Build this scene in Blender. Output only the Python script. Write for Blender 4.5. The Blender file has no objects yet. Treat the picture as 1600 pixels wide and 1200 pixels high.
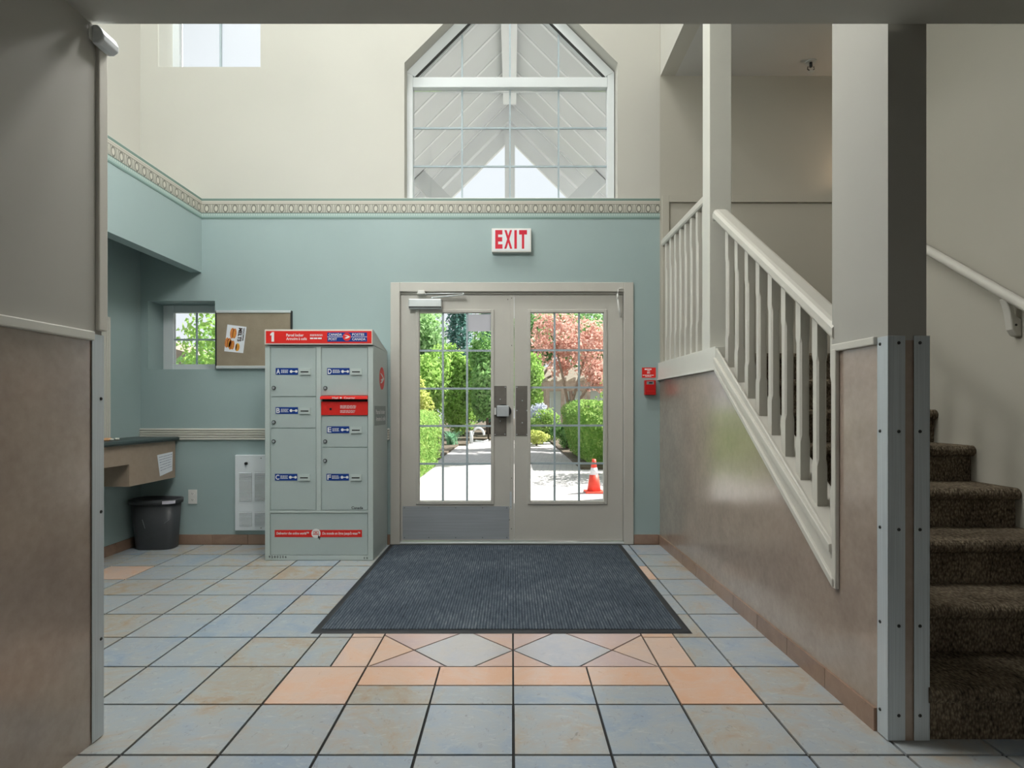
import bpy, bmesh, math, random
import numpy as np
from mathutils import Vector, Matrix

# ------------------------------------------------------------------ camera, sky, sun, big lights, exposure
SC = bpy.context.scene
COL = SC.collection
EYE = 1.166            # camera height
FPX = 896.0            # focal length in pixels of the 1600x1200 frame
HOR = 638.0            # pixel row of the horizon
cam_d = bpy.data.cameras.new('camera')
cam_d.sensor_fit = 'HORIZONTAL'; cam_d.sensor_width = 36.0
cam_d.lens = FPX / 1600.0 * 36.0
cam_d.shift_y = (HOR - 600.0) / 1600.0
cam_d.clip_start = 0.02; cam_d.clip_end = 400
cam = bpy.data.objects.new('camera', cam_d); COL.objects.link(cam)
cam.location = (0, 0, EYE); cam.rotation_euler = (math.pi / 2, 0, 0)
SC.camera = cam

SC.view_settings.view_transform = 'Standard'
SC.view_settings.look = 'None'
SC.view_settings.exposure = 0.10
SC.view_settings.gamma = 1.0
SC.view_settings.use_curve_mapping = False

world = bpy.data.worlds.new('overcast_sky'); SC.world = world
world.use_nodes = True
wn = world.node_tree.nodes; wl = world.node_tree.links
bgn = wn['Background']
bgn.inputs[0].default_value = (0.90, 0.95, 1.0, 1)
bgn.inputs[1].default_value = 1.0

sun_d = bpy.data.lights.new('sun', 'SUN'); sun_d.energy = 12.5; sun_d.angle = math.radians(0.6)
sun_d.color = (1.0, 0.965, 0.90)
sun = bpy.data.objects.new('sun', sun_d); COL.objects.link(sun)
sdir = Vector((0.80, 0.36, 1.02)).normalized()      # towards the sun
sun.rotation_euler = sdir.to_track_quat('Z', 'Y').to_euler()

def area_light(name, loc, sx, sy, power, color=(1, 1, 1), rot=(0, 0, 0)):
    d = bpy.data.lights.new(name, 'AREA'); d.shape = 'RECTANGLE'; d.size = sx; d.size_y = sy
    d.energy = power; d.color = color
    o = bpy.data.objects.new(name, d); COL.objects.link(o); o.location = loc; o.rotation_euler = rot
    return o
# added fill lamps out of view: lobby, corridor, stairs (their housings are built below)
LOBBY_FILLS = [(-2.3, 3.3), (-0.5, 3.3)]
LOBBY_Z = 7.20
for (lx, ly) in LOBBY_FILLS:
    area_light('lobby_fill_light', (lx, ly, LOBBY_Z - 0.075), 1.1, 1.1, 58, (1.0, 0.99, 0.97))
area_light('corridor_fill_light', (0.0, -2.6, 2.43), 0.5, 0.5, 26.0, (1.0, 0.97, 0.93))  # added behind the camera to brighten pillar front and stair risers

area_light('stair_fill_light', (3.18, 3.3, 3.93), 0.5, 0.5, 7.0, (1.0, 0.93, 0.82))  # added out of view to brighten the landing walls
FILL_LAMP = (-1.05, 2.80, 3.52)          # three-globe fill lamp added above the view to brighten the lower walls
for k in range(3):
    a = math.radians(90 + 120 * k)
    d_ = bpy.data.lights.new('globe_fill_light', 'POINT'); d_.energy = 37; d_.color = (1.0, 0.985, 0.96); d_.shadow_soft_size = 0.11
    o_ = bpy.data.objects.new('globe_fill_light', d_); COL.objects.link(o_)
    o_.location = (FILL_LAMP[0] + 0.34 * math.cos(a), FILL_LAMP[1] + 0.34 * math.sin(a), FILL_LAMP[2])

# ------------------------------------------------------------------ pixel helpers (frontal planes of the photographed place)
YB = 4.923                                   # back wall plane
def PX(px, Y=YB): return (px - 800.0) * Y / FPX
def PZ(py, Y=YB): return EYE + (HOR - py) * Y / FPX
def XR(Y): return 1.269 + (YB - Y) * 0.0172  # face of the stair wall (a degree off square)

# ------------------------------------------------------------------ materials
def lin(c):
    c = c / 255.0
    return c / 12.92 if c <= 0.04045 else ((c + 0.055) / 1.055) ** 2.4
def L(rgb): return (lin(rgb[0]), lin(rgb[1]), lin(rgb[2]), 1.0)

class NT:
    """tiny node-expression helper"""
    def __init__(s, m): s.t = m.node_tree; s.n = s.t.nodes; s.l = s.t.links
    def new(s, typ, **kw):
        n = s.n.new(typ)
        for k, v in kw.items(): setattr(n, k, v)
        return n
    def put(s, sock, v):
        if isinstance(v, V): s.l.new(v.o, sock)
        elif hasattr(v, 'is_output'): s.l.new(v, sock)
        else: sock.default_value = v
    def math(s, op, a, b=0.0, c=None, clamp=False):
        n = s.new('ShaderNodeMath', operation=op); n.use_clamp = clamp
        s.put(n.inputs[0], a); s.put(n.inputs[1], b)
        if c is not None: s.put(n.inputs[2], c)
        return V(s, n.outputs[0])
    def mix(s, f, a, b):
        n = s.new('ShaderNodeMix', data_type='RGBA')
        s.put(n.inputs[0], f); s.put(n.inputs[6], a); s.put(n.inputs[7], b)
        return n.outputs[2]
    def ramp(s, f, stops, interp='LINEAR'):
        n = s.new('ShaderNodeValToRGB'); n.color_ramp.interpolation = interp
        e = n.color_ramp.elements
        while len(e) < len(stops): e.new(0.5)
        for i, (p, c) in enumerate(stops): e[i].position = p; e[i].color = c
        s.put(n.inputs[0], f); return n.outputs[0]
    def noise(s, vec, scale, detail=3, rough=0.55, dist=0.0):
        n = s.new('ShaderNodeTexNoise'); n.inputs['Scale'].default_value = scale
        n.inputs['Detail'].default_value = detail; n.inputs['Roughness'].default_value = rough
        n.inputs['Distortion'].default_value = dist
        if vec is not None: s.l.new(vec, n.inputs['Vector'])
        return V(s, n.outputs[0])
    def pos(s): return s.new('ShaderNodeNewGeometry').outputs['Position']
    def obj(s): return s.new('ShaderNodeTexCoord').outputs['Object']
    def sep(s, vec):
        n = s.new('ShaderNodeSeparateXYZ'); s.l.new(vec, n.inputs[0])
        return V(s, n.outputs[0]), V(s, n.outputs[1]), V(s, n.outputs[2])
    def mapping(s, vec, scale=(1, 1, 1), rot=(0, 0, 0), loc=(0, 0, 0)):
        n = s.new('ShaderNodeMapping'); s.l.new(vec, n.inputs[0])
        n.inputs['Scale'].default_value = scale; n.inputs['Rotation'].default_value = rot
        s.put(n.inputs['Location'], loc); return n.outputs[0]
class V:
    def __init__(s, nt, o): s.nt = nt; s.o = o
    def __add__(s, b): return s.nt.math('ADD', s, b)
    def __sub__(s, b): return s.nt.math('SUBTRACT', s, b)
    def __mul__(s, b): return s.nt.math('MULTIPLY', s, b)
    def __truediv__(s, b): return s.nt.math('DIVIDE', s, b)
    def gt(s, b): return s.nt.math('GREATER_THAN', s, b)
    def lt(s, b): return s.nt.math('LESS_THAN', s, b)
    def fr(s): return s.nt.math('FRACT', s)
    def ab(s): return s.nt.math('ABSOLUTE', s)
    def mx(s, b): return s.nt.math('MAXIMUM', s, b)
    def mn(s, b): return s.nt.math('MINIMUM', s, b)

MATS = {}
def base_mat(name):
    m = bpy.data.materials.new(name); m.use_nodes = True
    nt = NT(m); b = nt.n['Principled BSDF']; MATS[name] = m
    return m, nt, b
def bump(nt, b, h, strength=0.2, dist=0.01):
    n = nt.new('ShaderNodeBump'); n.inputs['Strength'].default_value = strength
    n.inputs['Distance'].default_value = dist
    nt.put(n.inputs['Height'], h); nt.l.new(n.outputs[0], b.inputs['Normal'])
def paint(name, rgb, rough=0.6, var=0.05, vscale=2.5, spec=0.35, metal=0.0, bmp=0.0, bscale=120, bdist=0.002):
    m, nt, b = base_mat(name)
    p = nt.pos(); c = L(rgb)
    n = nt.noise(p, vscale, 4)
    lo = tuple(x * (1 - var) for x in c[:3]) + (1,); hi = tuple(min(1, x * (1 + var)) for x in c[:3]) + (1,)
    nt.put(b.inputs['Base Color'], nt.ramp(n, [(0.3, lo), (0.7, hi)]))
    b.inputs['Roughness'].default_value = rough; b.inputs['Metallic'].default_value = metal
    b.inputs['Specular IOR Level'].default_value = spec
    if bmp > 0: bump(nt, b, nt.noise(p, bscale, 2), bmp, bdist)
    return m

paint('teal_paint', (157, 176, 176), 0.62, 0.03, 1.6, bmp=0.12, bscale=260)
paint('cream_paint', (195, 194, 186), 0.7, 0.02, 1.2, bmp=0.08, bscale=240)
paint('beige_paint', (181, 178, 166), 0.66, 0.025, 1.2, bmp=0.08, bscale=240)
paint('grey_paint', (176, 175, 168), 0.62, 0.03, 1.0, bmp=0.06, bscale=240)
paint('white_ceiling', (205, 206, 204), 0.85, 0.02, 1.5, bmp=0.1, bscale=180)
paint('trim_cream', (206, 204, 195), 0.38, 0.025, 4)
paint('trim_white', (216, 216, 208), 0.36, 0.02, 4)
paint('door_paint', (193, 191, 184), 0.42, 0.03, 3)
paint('window_vinyl', (222, 228, 230), 0.35, 0.015, 4)
paint('muntin_backlit', (172, 187, 194), 0.4, 0.015, 4)  # darker than the frame vinyl: backlit shade put into the colour
paint('white_enamel', (226, 232, 236), 0.35, 0.015, 6)
paint('white_plastic', (226, 226, 222), 0.4, 0.02, 6)
paint('black_gap', (22, 24, 25), 0.7, 0.05, 6)
paint('dark_plastic', (66, 68, 71), 0.42, 0.08, 7, bmp=0.15, bscale=90)
paint('locker_paint', (180, 193, 192), 0.33, 0.02, 5, bmp=0.04, bscale=200)
paint('locker_edge', (192, 203, 201), 0.35, 0.02, 5)
paint('locker_cream', (223, 214, 203), 0.4, 0.02, 5)
paint('red_sign', (226, 44, 38), 0.4, 0.03, 8)
paint('red_enamel', (190, 22, 24), 0.3, 0.05, 8)
paint('blue_sign', (14, 58, 140), 0.4, 0.04, 8)
paint('print_white', (240, 240, 240), 0.6, 0.01, 8)
paint('print_grey', (138, 148, 148), 0.5, 0.02, 8)
paint('print_dark', (48, 50, 54), 0.6, 0.02, 8)
paint('exit_red', (206, 22, 52), 0.4, 0.02, 8)
paint('counter_top', (54, 66, 66), 0.34, 0.14, 60)
paint('bronze_plate', (116, 112, 106), 0.42, 0.08, 20, metal=0.3, spec=0.5)
paint('lock_silver', (186, 192, 196), 0.35, 0.05, 20, metal=0.25)
paint('dark_metal', (66, 68, 68), 0.4, 0.1, 30, metal=0.7)
paint('closer_metal', (206, 212, 213), 0.34, 0.03, 12, metal=0.25)
paint('rubber', (44, 47, 50), 0.6, 0.08, 30)
paint('cone_orange', (236, 78, 60), 0.5, 0.04, 8)
paint('cone_white', (226, 226, 228), 0.5, 0.03, 8)
paint('wood_weathered', (176, 160, 146), 0.8, 0.18, 6)
paint('canopy_white', (222, 225, 226), 0.6, 0.02, 3)
paint('house_wall', (206, 210, 206), 0.8, 0.05, 2)
paint('house_roof', (142, 132, 118), 0.9, 0.12, 6)
paint('bark', (150, 132, 116), 0.9, 0.22, 9, bmp=0.4, bscale=30, bdist=0.02)
paint('bark_dark', (96, 84, 72), 0.9, 0.22, 9, bmp=0.4, bscale=30, bdist=0.02)
paint('soil', (98, 88, 76), 0.95, 0.25, 5, bmp=0.4, bscale=30, bdist=0.02)
paint('paper', (226, 230, 236), 0.8, 0.02, 10)
paint('paper_grey', (204, 202, 212), 0.8, 0.01, 6)
paint('poster_bread', (206, 128, 66), 0.6, 0.28, 160)
paint('poster_meat', (130, 62, 36), 0.6, 0.25, 160)
paint('poster_cheese', (232, 172, 60), 0.6, 0.15, 160)
paint('poster_dark', (58, 34, 30), 0.6, 0.1, 60)
paint('ink_blue', (92, 104, 140), 0.8, 0.1, 60)
paint('batten_white', (244, 246, 247), 0.5, 0.01, 3)
paint('candy_tan', (206, 160, 118), 0.5, 0.2, 90)
paint('candy_pale', (206, 206, 196), 0.45, 0.15, 90)

# brushed / galvanised metal corner guards
def brushed(name, rgb, rough=0.35, axis='z', metal=0.85):
    m, nt, b = base_mat(name); p = nt.pos()
    sc = {'z': (220, 220, 2), 'x': (2, 220, 220)}[axis]
    n = nt.noise(nt.mapping(p, sc), 1.0, 2)
    c = L(rgb); lo = tuple(x * 0.88 for x in c[:3]) + (1,); hi = tuple(min(1, x * 1.1) for x in c[:3]) + (1,)
    col = nt.ramp(n, [(0.3, lo), (0.7, hi)])
    n2 = nt.noise(p, 3.0, 4)
    nt.put(b.inputs['Base Color'], nt.mix(n2 * 0.25, col, L(tuple(int(x * 0.8) for x in rgb))))
    b.inputs['Metallic'].default_value = metal; b.inputs['Roughness'].default_value = rough
brushed('guard_metal', (204, 213, 218), 0.42, 'z', 0.25)
brushed('kick_metal', (178, 184, 190), 0.40, 'x', 0.35)

# brown laminate wainscot: mottled, satin gloss
def laminate():
    m, nt, b = base_mat('laminate'); p = nt.pos()
    n1 = nt.noise(p, 5.0, 5, 0.6); n2 = nt.noise(p, 32.0, 3)
    f = n1 * 0.65 + n2 * 0.35
    nt.put(b.inputs['Base Color'], nt.ramp(f, [(0.32, L((150, 133, 119))), (0.5, L((162, 145, 131))), (0.68, L((174, 157, 142)))]))
    b.inputs['Roughness'].default_value = 0.24; b.inputs['Specular IOR Level'].default_value = 0.7
    b.inputs['Coat Weight'].default_value = 0.9; b.inputs['Coat Roughness'].default_value = 0.17; b.inputs['Coat IOR'].default_value = 1.55
laminate()
paint('laminate_counter', (158, 141, 125), 0.42, 0.05, 20)

# floor tiles
def tile_mat(name, stops, light, dark, fleck=1.0, vary=0.55):
    m, nt, b = base_mat(name); p = nt.pos()
    rnd = V(nt, nt.new('ShaderNodeObjectInfo').outputs['Random'])
    off = nt.new('ShaderNodeCombineXYZ'); nt.put(off.inputs[0], rnd * 37.0); nt.put(off.inputs[1], rnd * 91.0)
    pv = nt.mapping(p, (1, 1, 1), (0, 0, 0), off.outputs[0])
    n1 = nt.noise(pv, 4.2, 7, 0.66, 1.0)
    f = (n1 - 0.5) * 1.9 + (rnd - 0.5) * vary + 0.5
    col = nt.ramp(f, stops)
    s1 = nt.noise(nt.mapping(pv, (1, 2.2, 1), (0, 0, 0.35)), 17, 6, 0.72, 0.8)
    s2 = nt.noise(nt.mapping(pv, (1.6, 1, 1), (0, 0, -0.6), (5, 3, 0)), 24, 5, 0.7, 1.2)
    lf = nt.math('MINIMUM', ((s1 - 0.55) * 7.0).mx(0.0), 1.0); df = nt.math('MINIMUM', ((s2 - 0.60) * 9.0).mx(0.0), 1.0)
    c2 = nt.mix(lf * (0.45 * fleck), col, light); c3 = nt.mix(df * (0.6 * fleck), c2, dark)
    nt.put(b.inputs['Base Color'], c3)
    nt.put(b.inputs['Roughness'], s1 * 0.16 + 0.13); b.inputs['Specular IOR Level'].default_value = 0.62
    bump(nt, b, s1 - df * 0.5, 0.10, 0.002)
SL, SDK = L((198, 202, 201)), L((120, 116, 104))
tile_mat('slate_tile', [(0.05, L((152, 168, 184))), (0.30, L((164, 174, 182))), (0.55, L((170, 175, 176))), (0.80, L((175, 169, 158))), (1.0, L((174, 156, 136)))], SL, SDK, 0.85)
tile_mat('peach_tile', [(0.1, L((210, 188, 176))), (0.5, L((218, 189, 170))), (0.9, L((222, 180, 152)))], L((226, 206, 194)), L((190, 148, 120)), 0.6)
tile_mat('pink_tile', [(0.1, L((200, 180, 178))), (0.5, L((206, 182, 174))), (0.9, L((210, 180, 164)))], L((222, 210, 206)), L((182, 152, 138)), 0.5)
tile_mat('pale_tile', [(0.1, L((178, 182, 192))), (0.5, L((188, 188, 192))), (0.9, L((194, 190, 186)))], L((210, 212, 216)), L((160, 154, 152)), 0.5)
tile_mat('base_tile', [(0.1, L((138, 112, 96))), (0.5, L((148, 121, 103))), (0.9, L((156, 128, 109)))], L((166, 142, 124)), L((122, 98, 82)), 0.5)
paint('grout', (48, 49, 49), 0.9, 0.12, 30)

# ribbed entrance mat pile
def mat_pile():
    m, nt, b = base_mat('mat_pile'); p = nt.pos(); x, y, z = nt.sep(p)
    rib = ((x * 62.0).fr() - 0.5).ab() * 2.0
    seg = ((y * 26.0).fr() - 0.5).ab() * 2.0
    n = nt.noise(p, 420, 2); n2 = nt.noise(p, 2.2, 3); n3 = nt.noise(nt.mapping(p, (62, 9, 1)), 1.0, 2)
    f = rib * 0.30 + (n - 0.5) * 0.75 + (n3 - 0.5) * 0.5 + 0.34 + (n2 - 0.5) * 0.3
    nt.put(b.inputs['Base Color'], nt.ramp(f, [(0.15, L((34, 41, 49))), (0.45, L((68, 78, 89))), (0.68, L((98, 107, 115))), (0.92, L((180, 184, 186)))]))
    b.inputs['Roughness'].default_value = 0.95; b.inputs['Specular IOR Level'].default_value = 0.1
    bump(nt, b, rib * 0.7 + n * 0.5 + seg * 0.15, 0.8, 0.004)
mat_pile()
# looped stair carpet
def carpet():
    m, nt, b = base_mat('stair_carpet'); p = nt.pos()
    v = nt.new('ShaderNodeTexVoronoi'); v.inputs['Scale'].default_value = 1.0
    nt.l.new(nt.mapping(p, (125, 62, 62)), v.inputs['Vector'])
    d = V(nt, v.outputs['Distance']); n = nt.noise(p, 60, 3); n2 = nt.noise(p, 4.5, 3)
    f = n * 0.45 + (nt.math('SUBTRACT', 0.9, d)) * 0.45 + (n2 - 0.5) * 0.5
    nt.put(b.inputs['Base Color'], nt.ramp(f, [(0.12, L((50, 44, 37))), (0.42, L((108, 97, 82))), (0.66, L((152, 140, 120))), (0.9, L((190, 178, 154)))]))
    b.inputs['Roughness'].default_value = 1.0; b.inputs['Specular IOR Level'].default_value = 0.05
    bump(nt, b, nt.math('SUBTRACT', 1.0, d) + n * 0.4, 0.9, 0.008)
carpet()
# cork board
def cork():
    m, nt, b = base_mat('cork'); p = nt.pos()
    n = nt.noise(p, 9, 4, 0.6); n2 = nt.noise(p, 180, 2)
    nt.put(b.inputs['Base Color'], nt.ramp(n * 0.6 + n2 * 0.4, [(0.3, L((136, 124, 106))), (0.7, L((154, 143, 124)))]))
    b.inputs['Roughness'].default_value = 0.95; bump(nt, b, n2, 0.3, 0.002)
cork()
# printed wallpaper border, egg-and-dart; u along the wall, v = height above 2.80
def border(name, axis):
    m, nt, b = base_mat(name); x, y, z = nt.sep(nt.pos())
    u = x if axis == 'x' else y
    v = (z - PZ(342)) / (PZ(310) - PZ(342))              # 0 bottom .. 1 top
    q = (u / 0.0806).fr() - 0.5                          # -.5 .. .5
    vv = (v - 0.50) / 0.20                               # -1..1 within the motif
    ell = nt.math('SQRT', (q / 0.27) * (q / 0.27) + (vv / 1.0) * (vv / 1.0))
    egg = ell.lt(0.62); ring = (ell - 0.86).ab().lt(0.16); shell = (ell - 1.18).ab().lt(0.11)
    dart = (nt.math('SUBTRACT', 0.5, q.ab())).lt(nt.math('MULTIPLY_ADD', vv, 0.03, 0.05))
    n = nt.noise(nt.pos(), 260, 2)
    cream = L((198, 196, 184)); dark = L((108, 108, 100)); midc = L((150, 150, 140))
    mot = nt.mix(ring * 0.85, midc, dark)
    mot = nt.mix(shell * 0.8, mot, cream); mot = nt.mix(egg, mot, cream); mot = nt.mix(dart * 0.9, mot, cream)
    mot = nt.mix((n - 0.55).mx(0.0) * 3.0, mot, dark)
    bandv = nt.ramp(v, [(0.0, L((112, 138, 132))), (0.075, L((150, 174, 170))), (0.26, L((96, 108, 100))), (0.30, L((150, 150, 140))),
                        (0.695, L((120, 118, 108))), (0.72, L((186, 182, 172))), (0.80, L((168, 164, 154))), (0.83, L((202, 200, 190))),
                        (0.875, L((110, 134, 126))), (0.985, L((206, 214, 206)))], 'CONSTANT')
    dash = ((u / 0.0202).fr() - 0.5).ab().lt(0.27) * (v - 0.20).ab().lt(0.045)
    c = nt.mix(dash * 0.45, bandv, L((206, 216, 210)))
    inm = v.gt(0.30) * v.lt(0.69)
    nt.put(b.inputs['Base Color'], nt.mix(inm, c, mot))
    b.inputs['Roughness'].default_value = 0.6
border('border_print_x', 'x'); border('border_print_y', 'y')
# window glass
def glass():
    m = bpy.data.materials.new('window_glass'); m.use_nodes = True; MATS['window_glass'] = m
    nt = NT(m); nt.n.remove(nt.n['Principled BSDF']); out = nt.n['Material Output']
    t = nt.new('ShaderNodeBsdfTransparent'); t.inputs[0].default_value = (0.975, 0.985, 0.985, 1)
    g = nt.new('ShaderNodeBsdfGlossy'); g.inputs['Roughness'].default_value = 0.02
    fz = nt.new('ShaderNodeFresnel'); fz.inputs['IOR'].default_value = 1.45
    mx = nt.new('ShaderNodeMixShader')
    nt.l.new(fz.outputs[0], mx.inputs[0]); nt.l.new(t.outputs[0], mx.inputs[1]); nt.l.new(g.outputs[0], mx.inputs[2])
    nt.l.new(mx.outputs[0], out.inputs['Surface'])
glass()
# leaves: diffuse + translucent
def leaf(name, a, b_, c, tr=0.45):
    m = bpy.data.materials.new(name); m.use_nodes = True; MATS[name] = m
    nt = NT(m); nt.n.remove(nt.n['Principled BSDF']); out = nt.n['Material Output']
    n = nt.noise(nt.pos(), 5.0, 3); w = nt.new('ShaderNodeTexWhiteNoise')
    nt.l.new(nt.mapping(nt.pos(), (9, 9, 9)), w.inputs[0])
    n2 = nt.noise(nt.pos(), 26.0, 2)
    col = nt.ramp(n * 0.5 + n2 * 0.5, [(0.32, L(a)), (0.5, L(b_)), (0.68, L(c))])
    d = nt.new('ShaderNodeBsdfDiffuse'); t = nt.new('ShaderNodeBsdfTranslucent'); mx = nt.new('ShaderNodeMixShader')
    nt.l.new(col, d.inputs[0]); nt.l.new(col, t.inputs[0]); mx.inputs[0].default_value = tr
    nt.l.new(d.outputs[0], mx.inputs[1]); nt.l.new(t.outputs[0], mx.inputs[2]); nt.l.new(mx.outputs[0], out.inputs['Surface'])
leaf('leaf_bright', (136, 180, 92), (168, 206, 114), (204, 226, 146))
leaf('leaf_mid', (118, 168, 102), (150, 194, 122), (184, 214, 150))
leaf('leaf_pale', (128, 172, 110), (158, 196, 136), (190, 214, 164))
leaf('leaf_conifer', (86, 132, 122), (118, 162, 152), (150, 188, 178))
leaf('leaf_red', (214, 168, 156), (232, 190, 176), (240, 218, 206))
leaf('leaf_paper', (214, 212, 222), (216, 214, 224), (218, 216, 226), 0.75)
leaf('leaf_hedge', (110, 154, 82), (150, 184, 104), (200, 214, 138))
leaf('leaf_yellow', (170, 188, 96), (206, 214, 128), (226, 226, 166))
leaf('leaf_blossom', (186, 196, 214), (208, 214, 228), (226, 230, 238))
leaf('leaf_grass', (96, 150, 118), (124, 172, 138), (160, 194, 160))
# paved forecourt
def paving():
    m, nt, b = base_mat('paving'); p = nt.pos()
    br = nt.new('ShaderNodeTexBrick'); br.inputs['Scale'].default_value = 1.0
    br.inputs['Brick Width'].default_value = 0.24; br.inputs['Row Height'].default_value = 0.12
    br.inputs['Mortar Size'].default_value = 0.006
    br.inputs['Color1'].default_value = L((178, 175, 174)); br.inputs['Color2'].default_value = L((166, 163, 164)); br.inputs['Mortar'].default_value = L((132, 130, 134))
    nt.l.new(nt.mapping(p, (1, 1, 1), (0, 0, math.radians(6))), br.inputs['Vector'])
    n = nt.noise(p, 1.2, 4)
    nt.put(b.inputs['Base Color'], nt.mix(n * 0.4, br.outputs[0], L((178, 175, 174))))
    b.inputs['Roughness'].default_value = 0.9
paving()

# ------------------------------------------------------------------ mesh building helpers
ORG = {}
def org(o): return ORG.get(o.name, Vector((0, 0, 0)))
def link(o, parent, o_world):
    COL.objects.link(o); ORG[o.name] = o_world
    if parent is not None:
        o.parent = parent; o.location = o_world - org(parent)
    else: o.location = o_world
class MB:
    def __init__(s): s.v = []; s.f = []; s.mi = []; s.sm = []; s.xf = None
    def add(s, vs, fs, mi=0, smooth=False):
        k = len(s.v); s.v += [tuple(v) for v in vs]
        for f in fs: s.f.append(tuple(k + i for i in f)); s.mi.append(mi); s.sm.append(smooth)
        return s
    def box(s, x0, x1, y0, y1, z0, z1, mi=0):
        vs = [(x, y, z) for z in (z0, z1) for y in (y0, y1) for x in (x0, x1)]
        return s.add(vs, [(0, 2, 3, 1), (4, 5, 7, 6), (0, 1, 5, 4), (2, 6, 7, 3), (0, 4, 6, 2), (1, 3, 7, 5)], mi)
    def prism(s, poly, axis, a0, a1, mi=0, smooth=False):
        """poly: 2d points; axis 'x': (y,z), 'y': (x,z), 'z': (x,y)"""
        def P(p, a):
            return {'x': (a, p[0], p[1]), 'y': (p[0], a, p[1]), 'z': (p[0], p[1], a)}[axis]
        n = len(poly); vs = [P(p, a0) for p in poly] + [P(p, a1) for p in poly]
        s.add(vs, [tuple(range(n - 1, -1, -1)), tuple(range(n, 2 * n))], mi)
        k = len(s.v) - 2 * n
        for i in range(n):
            j = (i + 1) % n; s.f.append((k + i, k + j, k + n + j, k + n + i)); s.mi.append(mi); s.sm.append(smooth)
        return s
    def loft(s, rings, mi=0, smooth=False, caps=True):
        n = len(rings[0]); k = len(s.v)
        for r in rings: s.v += [tuple(p) for p in r]
        for a in range(len(rings) - 1):
            for i in range(n):
                j = (i + 1) % n
                s.f.append((k + a * n + i, k + a * n + j, k + (a + 1) * n + j, k + (a + 1) * n + i)); s.mi.append(mi); s.sm.append(smooth)
        if caps:
            s.f.append(tuple(k + i for i in range(n - 1, -1, -1))); s.mi.append(mi); s.sm.append(False)
            m = (len(rings) - 1) * n
            s.f.append(tuple(k + m + i for i in range(n))); s.mi.append(mi); s.sm.append(False)
        return s
    def tube(s, pts, r, n=10, mi=0):
        pts = [Vector(p) for p in pts]; rings = []
        rr = r if isinstance(r, (list, tuple)) else [r] * len(pts)
        for i, p in enumerate(pts):
            d = (pts[min(i + 1, len(pts) - 1)] - pts[max(i - 1, 0)]).normalized()
            a = Vector((0, 0, 1)) if abs(d.z) < 0.9 else Vector((1, 0, 0))
            u = d.cross(a).normalized(); w = d.cross(u).normalized()
            rings.append([p + (u * math.cos(t) + w * math.sin(t)) * rr[i] for t in [2 * math.pi * q / n for q in range(n)]])
        return s.loft(rings, mi, True)
    def disc(s, c, r, axis, a0, a1, n=24, mi=0, rz=None, smooth=True):
        rz = rz or r
        return s.prism([(c[0] + r * math.cos(2 * math.pi * i / n), c[1] + rz * math.sin(2 * math.pi * i / n)) for i in range(n)], axis, a0, a1, mi, smooth)
    def dome(s, c, r, axis, sgn, h, n=14, mi=0, rings=4):
        """spherical-ish cap with base centre c, pointing along sgn*axis"""
        rs = []
        for k in range(rings + 1):
            t = k / rings * math.pi / 2 * 0.96; rad = r * math.cos(t); hh = h * math.sin(t)
            ring = []
            for i in range(n):
                a = 2 * math.pi * i / n; q = [c[0], c[1], c[2]]
                ax = 'xyz'.index(axis); o = [j for j in range(3) if j != ax]
                q[o[0]] += rad * math.cos(a); q[o[1]] += rad * math.sin(a); q[ax] += sgn * hh
                ring.append(q)
            rs.append(ring)
        return s.loft(rs, mi, True)
    def build(s, name, mats, parent=None, bevel=0.0, seg=2, origin=None, fix=True):
        mats = mats if isinstance(mats, (list, tuple)) else [mats]
        vs = [Vector(s.xf(v)) for v in s.v] if s.xf else [Vector(v) for v in s.v]
        if origin is None:
            if parent is None:
                xs = [v.x for v in vs]; ys = [v.y for v in vs]; zs = [v.z for v in vs]
                origin = Vector(((min(xs) + max(xs)) / 2, (min(ys) + max(ys)) / 2, min(zs)))
            else: origin = org(parent)
        origin = Vector(origin)
        me = bpy.data.meshes.new(name)
        me.from_pydata([tuple(v - origin) for v in vs], [], s.f)
        for m in mats: me.materials.append(MATS[m])
        me.polygons.foreach_set('material_index', s.mi); me.polygons.foreach_set('use_smooth', s.sm)
        if fix:
            bm = bmesh.new(); bm.from_mesh(me); bmesh.ops.recalc_face_normals(bm, faces=bm.faces); bm.to_mesh(me); bm.free()
        o = bpy.data.objects.new(name, me); link(o, parent, origin)
        if bevel > 0:
            b = o.modifiers.new('bevel', 'BEVEL'); b.width = bevel; b.segments = seg; b.limit_method = 'ANGLE'; b.angle_limit = math.radians(40)
            b.harden_normals = False
        return o
def tag(o, label=None, cat=None, group=None, kind=None):
    if label: o['label'] = label
    if cat: o['category'] = cat
    if group: o['group'] = group
    if kind: o['kind'] = kind
    return o
def thing(name, loc, label=None, cat=None, group=None, kind=None):
    o = bpy.data.objects.new(name, None); o.empty_display_size = 0.1
    link(o, None, Vector(loc)); return tag(o, label, cat, group, kind)
def struct(o, label, cat=None): return tag(o, label, cat, None, 'structure')
def copy_tree(o, offset, parent=None):
    c = o.copy(); COL.objects.link(c)
    if parent is None: c.location = o.location + Vector(offset); ORG[c.name] = org(o) + Vector(offset)
    else: c.parent = parent; c.matrix_parent_inverse = o.matrix_parent_inverse.copy(); ORG[c.name] = org(o)
    for ch in list(o.children): copy_tree(ch, offset, c)
    return c
_txt = {}
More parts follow.
